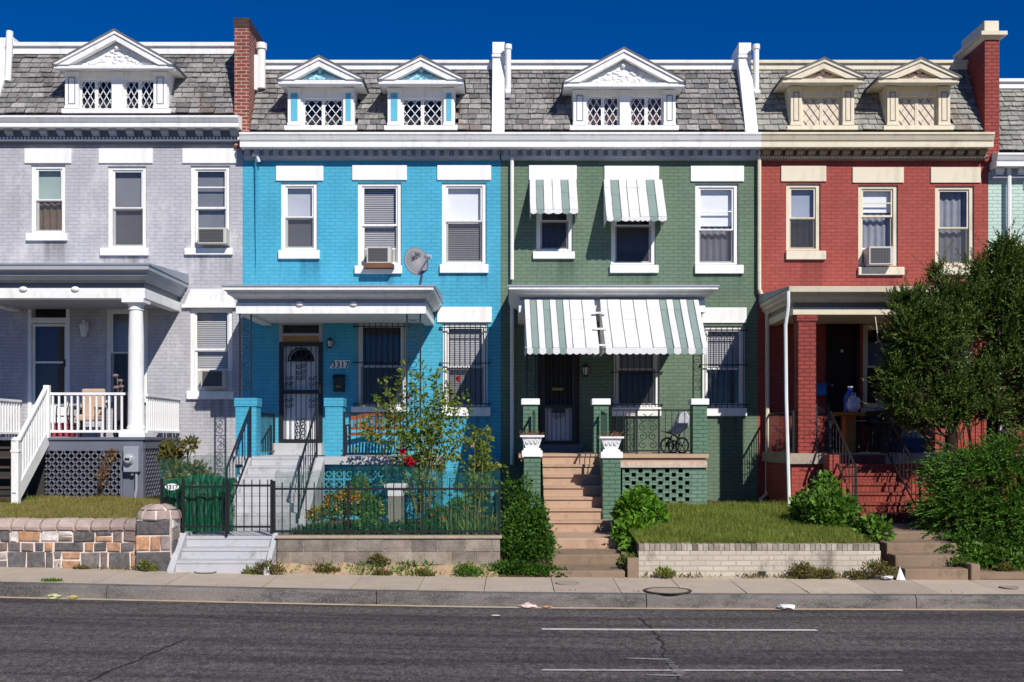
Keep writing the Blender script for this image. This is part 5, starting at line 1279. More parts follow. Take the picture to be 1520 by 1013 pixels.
# ================================================================ IRON FENCE, GATE, NETTING
def fence(name, label, cat, posts, y, z0, zr0, zr1, zp, pick0, pick1, sp=.12, tip=.0):
    T = thing(name, label, cat, ((posts[0]+posts[-1])/2, y, z0)); f = None
    for x in posts:
        m = MB(); m.bar((x, y, z0), (x, y, zp), .034); part(m, 'post', M_iron, T)
    for z in (zr0, zr1):
        m = MB(); m.bar((posts[0], y, z), (posts[-1], y, z), .016, .03); part(m, 'rail', M_iron, T)
    x = posts[0]+sp
    while x < posts[-1]-.04:
        if min(abs(x-p) for p in posts) > .045:
            if f is None: m = MB(); m.bar((x, y, pick0), (x, y, pick1), .014); f = part(m, 'picket', M_iron, T); x0_ = x
            else: c = f.copy(); C.objects.link(c); c.parent = T; c.location.x = f.location.x + x-x0_
        x += sp
    return T
yf = -6.97
fence('iron_fence', 'low black iron fence on the block wall in front of the flower bed', 'fence', [PX(p, yf) for p in (407, 517, 627, 741)], yf, .80, .86, 1.50, 1.62, .82, 1.60)
fence('iron_gate', 'black iron gate standing across the grey entrance steps', 'gate', [PX(p, yf) for p in (339, 403)], yf, .82, .93, 1.55, 1.64, .86, 1.64, .118)
fence('iron_fence', 'short black iron fence wrapped in green netting left of the gate', 'fence', [PX(p, yf) for p in (240, 272, 336)], yf, .78, .93, 1.53, 1.66, .86, 1.62, .115)
M_net = netting('green_garden_mesh', L3(14, 84, 66), .018, .19)
M_net2 = netting('folded_green_mesh', L3(9, 92, 64), .016, .36)
def net(name, label, x0, x1, y, z0, zt, mat, amp, n=60, layers=1, group=None):
    m = MB()
    for l in range(layers):
        ph = random.uniform(0, 6); nz_ = 7; P = []
        for i in range(n+1):
            x = x0+(x1-x0)*i/n; row = []
            for k in range(nz_+1):
                t = k/nz_; zz = z0+(zt(x)-z0)*t
                row.append((x+.01*math.sin(k*2+i), y+.06*l+amp*math.sin(i*.7+ph+k*.3)*(.4+.6*t)+amp*.6*math.sin(i*1.9+k), zz+.008*math.sin(i*1.3+l)))
            P.append(row)
        for i in range(n):
            for k in range(nz_): m.quad(P[i][k], P[i+1][k], P[i+1][k+1], P[i][k+1])
    return single(m, name, mat, label, 'garden netting', group)
net('garden_netting', 'thin green mesh netting standing behind the iron fence round the flower bed', PX(408, -6.8), PX(743, -6.8), -6.82, .82, lambda x: 1.80+.05*math.sin(x*2.4), M_net, .012, 80)
net('garden_netting', 'thick layers of green mesh bunched behind the short fence left of the gate', PX(238, -6.8), PX(345, -6.8), -6.75, .84, lambda x: 1.66+.05*math.sin(x*5), M_net2, .035, 40, 3)
net('garden_netting', 'sheer upper strip of green mesh behind the short fence, in front of the weedy shrub', PX(236, -6.5), PX(340, -6.5), -6.45, .9, lambda x: 1.98+.03*math.sin(x*5), M_net, .02, 30, 1)
T = thing('house_number_sign', 'small white oval number plate reading 3317 on the netted fence', 'sign', (PX(255, -7.0), -7.02, PZ(730, -7)))
m = MB(); cx, cz = PX(255, -7.02), PZ(723, -7.02); m.prism([(cx+.105*math.cos(2*math.pi*k/20), cz+.05*math.sin(2*math.pi*k/20)) for k in range(20)], -7.02, -7.005, 'y'); part(m, 'plate', M_sill, T)
text3('3317', .095, (cx, -7.024, cz-.034), M_iron, T)
# ================================================================ METER AND PORCH THINGS
T = thing('electric_meter', 'grey electric meter box with glass dial on the lavender porch skirt', 'electric meter', (PX(196, -2.45), -2.4, 1.6))
a, b = PX(183.5, -2.45), PX(206, -2.45); z1, z0 = PZ(663, -2.45), PZ(701, -2.45)
m = MB(); m.box(a, b, -2.48, -2.325, z0, z1); part(m, 'box', M_galv, T, bevel=.012)
m = MB(); cz = PZ(682, -2.45); cx = (a+b)/2-.03
v = MB(); v.lathe(0, 0, [(.105, 0), (.105, .03), (.085, .035), (.085, .09), (.06, .115), (.01, .12)], 20); m.add([(cx+p[0], -2.481-p[2], cz+p[1]) for p in v.v], v.f); part(m, 'dial', paint('meter_glass', L3(170, 176, 182), .12, .6, var=.1), T, smooth='auto')
m = MB(); m.box(cx-.045, cx+.045, -2.604, -2.60, cz-.02, cz+.025); part(m, 'dial_plate', M_iron, T)
m = MB(); m.tube([(b-.06, -2.40, z0), (b-.06, -2.40, PZ(725, -2.4)), (b-.09, -2.40, 1.10)], .03, 10); m.bar((cx+.04, -2.4, z0), (cx+.04, -2.4, z0-.06), .05); part(m, 'conduit', M_galv, T, smooth='auto')
# lavender porch furniture, glimpsed between the balusters
Z = 2.285
T = thing('patio_chair', 'black bent-tube patio chair behind the white porch railing', 'chair', (PX(105, -1.4), -1.4, Z))
m = MB(); x0, x1 = PX(94, -1.4), PX(113, -1.4)
for x in (x0, x1): m.tube([(x, -1.75, Z), (x, -1.75, Z+.42), (x, -1.72, Z+.60), (x, -1.35, Z+.62), (x, -1.2, Z+.44), (x, -1.1, Z)], .014, 6)
m.tube([(x0, -1.25, Z+.42), (x0+.02, -1.15, Z+.72), ((x0+x1)/2, -1.12, Z+.80), (x1-.02, -1.15, Z+.72), (x1, -1.25, Z+.42)], .014, 6)
part(m, 'frame', M_iron, T)
m = MB(); m.box(x0, x1, -1.72, -1.25, Z+.40, Z+.42); part(m, 'seat', M_darkcloth, T)
T = thing('porch_armchair', 'tan cushioned armchair behind the white porch railing', 'armchair', (PX(132, -1.2), -1.1, Z)); x0, x1 = PX(118, -1.1), PX(152, -1.1)
M_cush = paint('tan_cushion', L3(196, 168, 146), .9, .15, var=.1)
m = MB(); m.box(x0, x1, -1.0, -.88, Z+.40, Z+.98); part(m, 'backrest', M_cush, T, bevel=.03)
m = MB(); m.box(x0+.02, x1-.02, -1.45, -1.0, Z+.32, Z+.45); part(m, 'seat', M_cush, T, bevel=.03)
for x in (x0-.03, x1-.02):
    m = MB(); m.box(x, x+.05, -1.5, -.95, Z+.55, Z+.60); m.bar((x+.025, -1.46, Z), (x+.025, -1.46, Z+.55), .045); m.bar((x+.025, -.98, Z), (x+.025, -.98, Z+.55), .045); part(m, 'arm', M_iron, T)
T = thing('storage_box', 'dull red box low on the porch deck behind the white railing', 'box', (PX(90, -1.6), -1.6, Z)); x0, x1 = PX(76, -1.7), PX(108, -1.7)
m = MB(); m.box(x0, x1, -1.8, -1.45, Z, Z+.24); part(m, 'body', paint('dull_red_plastic', L3(170, 60, 74), .5), T, bevel=.02)
m = MB(); m.box(x0-.015, x1+.015, -1.815, -1.435, Z+.241, Z+.28); part(m, 'lid', MATS['dull_red_plastic'], T, bevel=.01)
T = thing('golf_bag', 'tall dark bag with pale knobbed handles beside the porch column', 'bag', (PX(176, -1.5), -1.5, Z)); cx = PX(178, -1.5)
m = MB(); m.lathe(cx, -1.5, [(.12, Z), (.14, Z+.1), (.13, Z+.5), (.15, Z+.82), (.13, Z+.85)], 14); part(m, 'bag', M_darkcloth, T, smooth='auto')
m = MB()
for dx, dy, h in ((-.06, 0, 1.22), (.02, .03, 1.12), (.07, -.03, 1.0), (-.03, -.05, .98)):
    m.bar((cx+dx*.4, -1.5+dy*.4, Z+.8), (cx+dx, -1.5+dy, Z+h), .014); m.ball((cx+dx-.03, -1.5+dy, Z+h), .045, 8, 6, (1.5, .8, .8))
part(m, 'clubs', paint('pale_knobs', L3(118, 100, 98), .4, .5, var=.3, vs=9), T)
# bench on the turquoise porch
Z = 1.915
T = thing('garden_bench', 'dark wooden slatted bench with iron ends on the turquoise porch', 'bench', (PX(555, -1.0), -.9, Z)); x0, x1 = PX(514, -1.0), PX(598, -1.0)
m = MB(); n = 15
m.box(x0+.04, x1-.04, -.68, -.64, Z+.40, Z+.46); m.box(x0+.04, x1-.04, -.68, -.64, Z+.52, Z+.58)
top = [(x0+.04+(x1-x0-.08)*i/12, Z+.76+.09*math.sin(math.pi*i/12)**2) for i in range(13)]
for p, q in zip(top[:-1], top[1:]): m.bar((p[0], -.62, p[1]), (q[0], -.62, q[1]), .035, .085)
for i in range(n): x = x0+.1+(x1-x0-.2)*i/(n-1); m.bar((x, -.655, Z+.56), (x, -.63, Z+.78), .028)
part(m, 'backrest', M_wood, T)
m = MB()
for k in range(5): m.box(x0+.03, x1-.03, -1.12+.09*k, -1.05+.09*k, Z+.40, Z+.425)
part(m, 'seat', M_wood, T)
for x in (x0, x1-.04):
    m = MB(); m.tube([(x+.02, -1.15, Z), (x+.02, -1.12, Z+.38), (x+.02, -1.18, Z+.60), (x+.02, -.7, Z+.62), (x+.02, -.62, Z+.80)], .02, 6); m.tube([(x+.02, -.72, Z+.60), (x+.02, -.70, Z+.38), (x+.02, -.58, Z)], .02, 6); m.bar((x+.02, -1.12, Z+.37), (x+.02, -.7, Z+.37), .03); part(m, 'end_frame', M_iron, T)
# covered stroller on the green porch
Z = 1.965
T = thing('stroller', 'silver covered stroller with dark wheels on the green porch', 'stroller', (PX(1002, -1.3), -1.3, Z)); cx = PX(1000, -1.3)
m = MB()
for dx, dy, r in ((-.16, -.2, .15), (.14, -.2, .15), (.02, .15, .12)):
    P = [(cx+dx+r*math.cos(a)*.9, -1.3+dy+r*.4*math.cos(a), Z+r+r*math.sin(a)) for a in [2*math.pi*k/18 for k in range(19)]]; m.tube(P, .02, 6, False)
    for k in range(6): m.bar((cx+dx, -1.3+dy, Z+r), P[k*3], .012)
part(m, 'wheels', M_iron, T)
m = MB(); m.tube([(cx-.28, -1.45, Z+.45), (cx-.1, -1.45, Z+.4), (cx+.1, -1.3, Z+.3), (cx+.2, -1.2, Z+.62)], .016, 6); m.tube([(cx-.2, -1.5, Z+.14), (cx, -1.4, Z+.42), (cx+.15, -1.2, Z+.14)], .016, 6); part(m, 'frame', M_iron, T)
m = MB(); m.prism([(cx-.14, Z+.40), (cx-.04, Z+.50), (cx+.04, Z+.64), (cx+.12, Z+.80), (cx+.24, Z+.84), (cx+.30, Z+.72), (cx+.28, Z+.52), (cx+.14, Z+.40), (cx, Z+.36)], -1.44, -1.08, 'y'); part(m, 'cover', paint('silver_cover', L3(178, 182, 190), .45, .4, var=.35, vs=9), T, bevel=.03)
# red porch clutter
Z = 1.975
T = thing('side_table', 'orange wooden cabinet table with round top on the red porch', 'table', (PX(1268, -1.6), -1.6, Z)); cx = PX(1258, -1.6)
m = MB(); m.lathe(cx, -1.55, [(.30, Z+.72), (.36, Z+.73), (.36, Z+.76), (.30, Z+.80)], 24); part(m, 'tabletop', M_orange, T, smooth='auto')
m = MB(); m.box(cx-.05, cx+.14, -1.68, -1.4, Z, Z+.72); part(m, 'pedestal', M_orange, T)
T = thing('plastic_bag', 'crumpled white plastic bag on the table of the red porch', 'bag', (PX(1268, -1.6), -1.55, Z+.8))
m = MB(); m.ball((PX(1268, -1.6), -1.55, Z+.95), .15, 16, 11, (.9, .8, 1.15)); q = part(m, 'bag_body', paint('white_plastic', L3(226, 228, 236), .35, .5, var=.05), T, smooth=True)
for v in q.data.vertices: v.co += Vector((random.uniform(-.02, .02), random.uniform(-.02, .02), random.uniform(-.03, .03)))
m = MB(); cxx = PX(1268, -1.6); m.tube([(cxx-.05, -1.55, Z+1.08), (cxx-.03, -1.55, Z+1.18), (cxx+.03, -1.55, Z+1.18), (cxx+.05, -1.55, Z+1.08)], .012, 6); part(m, 'bag_handle', MATS['white_plastic'], T)
T = thing('water_jug', 'blue water jug standing behind the white bag on the red porch', 'jug', (PX(1262, -1.2), -1.2, Z)); cx = PX(1262, -1.2)
m = MB(); m.lathe(cx, -1.2, [(.12, Z+.81), (.13, Z+.86), (.13, Z+1.12), (.08, Z+1.2), (.05, Z+1.24), (.05, Z+1.3)], 16); part(m, 'jug_body', paint('blue_plastic', L3(52, 92, 190), .3, .5), T, smooth='auto')
m = MB(); m.lathe(cx, -1.2, [(.055, Z+1.301), (.055, Z+1.33)], 12); part(m, 'cap', M_white, T)
m = MB(); m.box(cx-.16, cx+.16, -1.34, -1.06, Z, Z+.805); tag(part(m, 'stand', M_darkwood, T))
T = thing('barbecue_grill', 'dark barbecue grill with a pale bucket on its shelf on the red porch', 'grill', (PX(1305, -1.5), -1.5, Z)); cx = PX(1305, -1.5)
m = MB(); m.ball((cx, -1.5, Z+.62), .27, 16, 9, (1.15, .8, .62)); part(m, 'bowl', M_iron, T, smooth=True)
for dx, dy in ((-.2, -.15), (.2, -.15), (-.2, .15), (.2, .15)):
    m = MB(); m.bar((cx+dx, -1.5+dy, Z), (cx+dx*.8, -1.5+dy*.8, Z+.55), .03); part(m, 'leg', M_iron, T)
m = MB(); m.box(cx-.52, cx-.28, -1.62, -1.38, Z+.62, Z+.64); part(m, 'side_shelf', M_galv, T)
T = thing('bucket', 'pale lilac bucket on the porch ledge under the red house window', 'bucket', (PX(1306, -.4), -.4, Z+.78)); cx = PX(1310, -.4)
m = MB(); m.lathe(cx, -.35, [(.10, Z+.86), (.13, Z+1.1), (.14, Z+1.11), (.14, Z+1.13), (.11, Z+1.12)], 16); part(m, 'pail', paint('lilac_plastic', L3(170, 170, 196), .4), T, smooth='auto')
m = MB(); m.tube([(cx-.135, -.35, Z+1.11), (cx-.09, -.35, Z+1.24), (cx+.09, -.35, Z+1.24), (cx+.135, -.35, Z+1.11)], .008, 6); part(m, 'handle', M_galv, T)
m = MB(); m.box(cx-.25, cx+.35, -.55, -.12, Z, Z+.855); single(m, 'crate', M_darkwood, 'dark wooden crate carrying the lilac bucket on the red porch', 'crate', bevel=.01)
T = thing('recycling_box', 'blue box with a grey sack spilling out on the red porch deck', 'box', (PX(1352, -1.7), -1.7, Z)); cx = PX(1352, -1.7)
m = MB(); m.ring(cx-.2, cx+.2, -1.85, -1.55, [(0, Z), (.04, Z+.26), (.055, Z+.26), (.055, Z+.29), (.03, Z+.29)]); part(m, 'tub', paint('blue_tub', L3(50, 80, 130), .4), T)
m = MB(); m.ball((cx, -1.7, Z+.32), .19, 14, 9, (1.1, .8, .7)); q = part(m, 'sack', M_galv, T)
for v in q.data.vertices: v.co += Vector([random.uniform(-.025, .025) for _ in range(3)])
T = thing('blue_bin', 'small blue bin on the far wall of the red porch', 'bin', (PX(1216), -.3, PZ(590))); 
m = MB(); m.box(PX(1209), PX(1222), -.25, -.003, PZ(588), PZ(573)); part(m, 'bin_body', paint('light_blue_plastic', L3(60, 120, 190), .4), T, bevel=.015)
m = MB(); m.box(PX(1208), PX(1223), -.27, -.003, PZ(573)+.001, PZ(570.5)); part(m, 'lid', MATS['light_blue_plastic'], T)
# ================================================================ PLANTS
def unit(a): return a / np.maximum(np.linalg.norm(a, axis=1, keepdims=True), 1e-9)
def leaves(name, pos, dirs, length, width, mat, parent, fold=.25, label=None):
    """kite-shaped leaves: base at pos, pointing along dirs"""
    n = len(pos); pos = np.asarray(pos); d = unit(np.asarray(dirs)); L = (np.asarray(length)*np.ones(n))[:, None]; W = (np.asarray(width)*np.ones(n))[:, None]
    a = unit(np.cross(d, rng.normal(size=(n, 3)))); b = np.cross(d, a)
    m_ = pos + d*L*.45
    v = np.stack([pos, m_ + a*W*.5 + b*W*fold, pos + d*L, m_ - a*W*.5 + b*W*fold], 1).reshape(-1, 3)
    i = np.arange(n)*4; f = np.stack([i, i+1, i+2, i+3], 1)
    o = fastmesh(name, v, f, mat, parent)
    if label: o['label'] = label
    return o
def fastmesh(name, v, f, mat, parent, kind=None):
    me = bpy.data.meshes.new(name); c = (v.min(0)+v.max(0))/2
    if parent is None: c[2] = v[:, 2].min()
    v = v - c; k = f.shape[1]
    me.vertices.add(len(v)); me.vertices.foreach_set('co', v.ravel()); me.loops.add(f.size); me.loops.foreach_set('vertex_index', f.ravel().astype(np.int32))
    me.polygons.add(len(f)); me.polygons.foreach_set('loop_start', (np.arange(len(f))*k).astype(np.int32)); me.polygons.foreach_set('loop_total', np.full(len(f), k, np.int32))
    me.update(calc_edges=True); me.validate(); me.materials.append(mat)
    o = bpy.data.objects.new(name, me); place(o, c, parent)
    if kind: o['kind'] = kind
    return o
def in_blobs(blobs, n, shell=.55):
    """points through several ellipsoids (cx,cy,cz,rx,ry,rz), denser towards the outside; returns points and outward directions"""
    w = np.array([b[3]*b[4]*b[5] for b in blobs])**.8; w /= w.sum(); k = rng.choice(len(blobs), n, p=w); B = np.array(blobs)[k]
    u = unit(rng.normal(size=(n, 3))); r = (shell + (1-shell)*rng.random(n))[:, None]*(1+.10*rng.normal(size=(n, 1)))
    return B[:, :3] + u*r*B[:, 3:], u
def stems(name, segs, r, mat, parent):
    m = MB()
    for pts, rr in segs: m.tube(pts, [rr*(1-.6*i/(len(pts)-1)) for i in range(len(pts))], 6, True)
    return part(m, name, mat, parent, smooth=True)
M_bark = paint('grey_brown_bark', L3(82, 68, 58), .9, .1, var=.3, vs=9, bump=.6, bs=30)
M_twig = paint('green_brown_canes', L3(112, 104, 70), .8, .2, var=.25, vs=6)
G_hedge = leafmat('hedge_leaves', [L3(40, 70, 24), L3(66, 106, 34), L3(92, 132, 44), L3(56, 92, 32)])
G_bright = leafmat('bright_shrub_leaves', [L3(62, 104, 28), L3(96, 142, 40), L3(126, 168, 54), L3(74, 116, 38)])
G_ivy = leafmat('ivy_leaves', [L3(44, 76, 28), L3(86, 128, 44), L3(128, 164, 66), L3(60, 96, 36)])
G_rose = leafmat('rose_leaves', [L3(70, 98, 34), L3(110, 132, 48), L3(148, 156, 62), L3(86, 112, 44)])
G_olive = leafmat('weedy_leaves', [L3(84, 92, 44), L3(120, 118, 60), L3(140, 124, 76), L3(70, 84, 40)])
G_conif = leafmat('conifer_needles', [L3(34, 58, 26), L3(68, 94, 38), L3(116, 130, 56), L3(48, 74, 30)], .15)
G_junip = leafmat('juniper_sprays', [L3(36, 70, 26), L3(70, 112, 38), L3(112, 150, 56), L3(48, 86, 30)], .2)
G_blade = leafmat('iris_blades', [L3(110, 140, 70), L3(150, 170, 100), L3(120, 140, 60), L3(168, 164, 96)])
G_grass = leafmat('lawn_grass', [L3(82, 102, 36), L3(120, 138, 54), L3(160, 160, 84), L3(92, 112, 40)])
G_dry = leafmat('dry_lawn_grass', [L3(112, 108, 50), L3(140, 134, 70), L3(172, 156, 98), L3(100, 110, 48)])
def bush(name, label, cat, base, blobs, n, ln, wd, mat, group=None, nst=7, shell=.5, up=.35, bark=None):
    T = thing(name, label, cat, base, group); segs = []
    for i in range(nst):
        b = random.choice(blobs); tip = Vector(b[:3]) + Vector((random.uniform(-.6, .6)*b[3], random.uniform(-.6, .6)*b[4], random.uniform(0, .7)*b[5])); p = Vector(base)+Vector((random.uniform(-.08, .08), random.uniform(-.08, .08), 0))
        mid = (p+tip)/2 + Vector((random.uniform(-.08, .08), random.uniform(-.08, .08), 0)); segs.append(([p, mid, tip], .016))
    stems('stems', segs, .01, bark or M_bark, T)
    p, u = in_blobs(blobs, n, shell); d = u + rng.normal(size=u.shape)*.7 + np.array([0, 0, up])
    L = ln*(.6+.8*rng.random(n)); leaves('foliage', p, d, L, wd/ln*L, mat, T); return T
def blobs_in(c, r, k, s): # lumpy cluster of ellipsoids inside one envelope
    out = []
    for i in range(k):
        u = unit(rng.normal(size=(1, 3)))[0]*rng.random()**.4*.75
        q = s*(.7+.6*rng.random()); out.append((c[0]+u[0]*r[0], c[1]+u[1]*r[1], c[2]+u[2]*r[2], r[0]*q, r[1]*q, r[2]*q))
    return out
random.seed(21)
bush('boxwood_shrub', 'tall clipped green shrub between the iron fence and the pinkish steps', 'shrub', (.15, -6.5, .3), blobs_in((.18, -6.5, .88), (.48, .44, .52), 14, .45)+[(.0, -6.3, 1.42, .18, .2, .22), (.2, -6.35, 1.5, .1, .12, .2), (.14, -6.5, .75, .42, .4, .5), (.15, -6.6, .5, .42, .45, .34), (.42, -6.65, .62, .26, .35, .36), (.0, -6.7, .6, .3, .35, .35)], 15000, .06, .028, G_hedge)
bush('ground_cover', 'low leafy growth spilling onto the sidewalk under the tall clipped shrub', 'plant', (.2, -7.25, .22), [(.0, -7.22, .30, .35, .14, .13), (.4, -7.25, .28, .35, .14, .11), (.72, -7.3, .24, .22, .1, .06)], 2600, .055, .03, G_hedge)
bush('laurel_shrub', 'bright green rounded shrub in front of the pierced green porch base', 'shrub', (2.1, -4.9, .6), blobs_in((2.12, -4.9, 1.02), (.44, .4, .40), 9, .5)+[(2.0, -5.6, .72, .34, .3, .25), (1.92, -6.3, .52, .16, .3, .2)], 5200, .095, .055, G_bright)
bush('ivy_shrub', 'leafy ivy bush at the right end of the lawn beside the red brick stair', 'shrub', (5.5, -5.0, .7), blobs_in((5.35, -5.0, .98), (.52, .5, .36), 10, .5)+[(5.55, -3.9, 1.38, .22, .3, .25), (5.75, -5.9, .72, .28, .5, .30), (5.05, -4.6, 1.05, .25, .3, .3)], 7600, .085, .06, G_ivy)
bush('weedy_shrub', 'straggly olive shrub between the lattice porch skirt and the green netting', 'shrub', (-6.15, -3.4, 1.05), [(-6.25, -3.3, 1.95, .22, .2, .28), (-6.05, -3.5, 1.55, .25, .2, .3), (-5.75, -3.4, 1.7, .22, .15, .10), (-5.85, -3.5, 2.15, .14, .1, .14), (-5.55, -3.5, 1.55, .25, .15, .08)], 1100, .12, .05, G_olive, shell=.2)
bush('vine', 'dry vine creeping on the grey lattice skirt of the lavender porch', 'plant', (PX(150, -2.4), -2.42, 1.1), [(PX(152, -2.4), -2.40, 1.6, .12, .03, .3), (PX(165, -2.4), -2.40, 1.95, .15, .03, .12)], 130, .07, .04, leafmat('dry_vine_leaves', [L3(150, 120, 90), L3(170, 130, 100), L3(120, 104, 66)]), shell=.1)
# rose bush with canes
def canes(T, base, tips, nl, mat, ln=.075, spread=.12, r=.012):
    segs = []; P = []; D = []
    for t in tips:
        b = Vector(base)+Vector((random.uniform(-.12, .12), random.uniform(-.1, .1), 0)); t = Vector(t); mid = (b*.45+t*.55)+Vector((random.uniform(-.15, .15), random.uniform(-.15, .15), random.uniform(.05, .3)))
        pts = [((1-s)**2)*b+2*s*(1-s)*mid+s*s*t for s in np.linspace(0, 1, 8)]; segs.append((pts, r))
        for _ in range(nl):
            s = random.betavariate(2.2, 1.1); q = ((1-s)**2)*b+2*s*(1-s)*mid+s*s*t; tw = Vector((random.gauss(0, 1), random.gauss(0, 1), random.gauss(0, .8))); q = q+tw*spread*random.random()
            for _k in range(5): P.append(q+Vector([random.gauss(0, .022) for _ in range(3)])); D.append(tw+Vector([random.gauss(0, 1) for _ in range(3)]))
    stems('canes', segs, r, M_twig, T); leaves('foliage', np.array(P), np.array(D), ln*(.6+.6*rng.random(len(P))), ln*.55, mat, T)
def bloom(T, c, r, mat, name='flower'):
    c = np.array(c); n = 26; u = unit(rng.normal(size=(n, 3))); o = leaves(name, c+u*r*.1, u+np.array([0, -.3, .2]), r*(.7+.5*rng.random(n)), r*.9, mat, T, .35); return o
def at(px, py, Y): return (PX(px, Y), Y, PZ(py, Y))
M_rose = leafmat('red_petals', [L3(190, 24, 52), L3(214, 40, 78), L3(160, 14, 40)], .25)
M_gold = leafmat('golden_petals', [L3(214, 150, 40), L3(226, 176, 70), L3(196, 124, 34)], .25)
T = thing('rose_bush', 'tall rambling rose bush with red blooms in front of the turquoise porch', 'rose bush', at(632, 768, -4.2))
yr_ = -3.6
canes(T, at(628, 766, -4.2), [at(572, 560, -3.0), at(600, 545, -3.0), at(628, 545, yr_), at(650, 548, yr_), at(560, 590, -3.0), at(582, 600, -3.0), at(690, 590, yr_), at(675, 575, yr_), at(640, 590, yr_), at(615, 575, -3.0), at(660, 610, yr_), at(645, 640, yr_), at(690, 640, yr_), at(620, 640, yr_), at(540, 625, -3.0), at(600, 640, -3.0), at(655, 575, yr_), at(630, 610, yr_)], 46, G_rose, .082, .22)
for px, py, r in ((607, 685, .10), (598, 671, .07), (612, 686, .085), (680, 563, .05), (607, 590, .03), (655, 700, .04)): bloom(T, at(px, py, yr_-.35), r, M_rose)
T = thing('rose_bush', 'slender leaning rose bush in the shade beside the downspout of the green house', 'rose bush', at(705, 770, -5.2))
canes(T, at(706, 772, -5.2), [at(703, 632, -4.6), at(712, 645, -4.6), at(722, 690, -4.6), at(738, 690, -4.9), at(700, 690, -4.7), at(715, 665, -4.6), at(725, 720, -4.9), at(695, 720, -4.9), at(728, 640, -4.5)], 30, G_rose, .085, .12)
bloom(T, at(706, 692, -4.8), .06, M_rose); bloom(T, at(702, 663, -4.8), .03, leafmat('pink_petals', [L3(226, 170, 170), L3(236, 190, 186)]))
def flowerbed(name, label, base, blobs, n, ln, wd, mat, fl, nf, fr):
    T = bush(name, label, 'flowers', base, blobs, n, ln, wd, mat)
    p, u = in_blobs(blobs, nf*3, .95); k = (u[:, 2] > -.1) & (u[:, 1] < .4); p = p[k][:nf]
    P = []; D = []
    for c in p:
        w = unit(rng.normal(size=(9, 3))); P += list(np.array(c)+w*.008); D += list(w+np.array([0, -.6, .4]))
    leaves('blossoms', np.array(P), np.array(D), fr, fr*.8, fl, T); return T
flowerbed('marigold_clump', 'clump of orange and yellow flowers at the foot of the grey stair', at(505, 772, -5), [(*at(495, 752, -5), .16, .2, .2), (*at(518, 745, -5), .2, .2, .22), (*at(470, 765, -5), .15, .15, .12)], 1300, .07, .035, G_rose, M_gold, 75, .045)
flowerbed('leafy_clump', 'yellow-green leafy clump beside the grey stone pedestal', at(550, 772, -4.8), [(*at(548, 755, -4.8), .22, .2, .2), (*at(535, 728, -4.6), .14, .12, .22)], 1400, .08, .045, G_ivy, M_gold, 18, .035)
flowerbed('geranium_clump', 'low green plants with a few red flowers between the rose bush and the irises', at(660, 775, -5.2), [(*at(650, 768, -5.2), .25, .2, .16), (*at(680, 760, -5.2), .2, .2, .2)], 1300, .07, .04, G_hedge, M_rose, 14, .045)
bush('ground_cover', 'dark low ground cover along the foot of the iron fence', 'plant', (-2.2, -6.4, .7), [(-3.0, -6.4, .76, .4, .3, .14), (-2.4, -6.3, .78, .45, .3, .16), (-1.7, -6.3, .78, .45, .3, .16), (-1.1, -6.4, .76, .4, .3, .14)], 4200, .07, .035, G_hedge)
bush('leafy_clump', 'small bright lettuce-green plant right behind the fence pickets', 'plant', (*at(549, 792, -6.6)[:2], .72), [(*at(548, 782, -6.6), .11, .1, .12)], 160, .11, .06, G_bright)
T = thing('iris_clump', 'spiky pale iris leaves in the corner of the flower bed by the clipped shrub', 'plant', (-.65, -6.45, .7))
n = 150; p = np.stack([rng.uniform(-1.0, -.25, n), rng.uniform(-6.7, -6.1, n), np.full(n, .68)], 1); d = np.stack([rng.normal(0, .32, n), rng.normal(0, .25, n), np.ones(n)], 1)
leaves('blades', p, d, .28+.35*rng.random(n), .034, G_blade, T, .1)
T = thing('stone_pedestal', 'grey stone pedestal with a white top in the flower bed', 'pedestal', at(588, 765, -4.6)); a, b = PX(577, -4.6), PX(599, -4.6)
m = MB(); m.box(a, b, -4.75, -4.45, .6, PZ(736, -4.6)); part(m, 'shaft', paint('grey_stone', L3(140, 134, 126), .9, .2, var=.15, vs=5, bump=.4), T, bevel=.01)
m = MB(); m.ring(a, b, -4.75, -4.45, [(.0, PZ(736, -4.6)+.001), (.0, PZ(727, -4.6)), (.05, PZ(724, -4.6)), (.06, PZ(719, -4.6)), (.0, PZ(718, -4.6))]); part(m, 'top', M_sill, T)
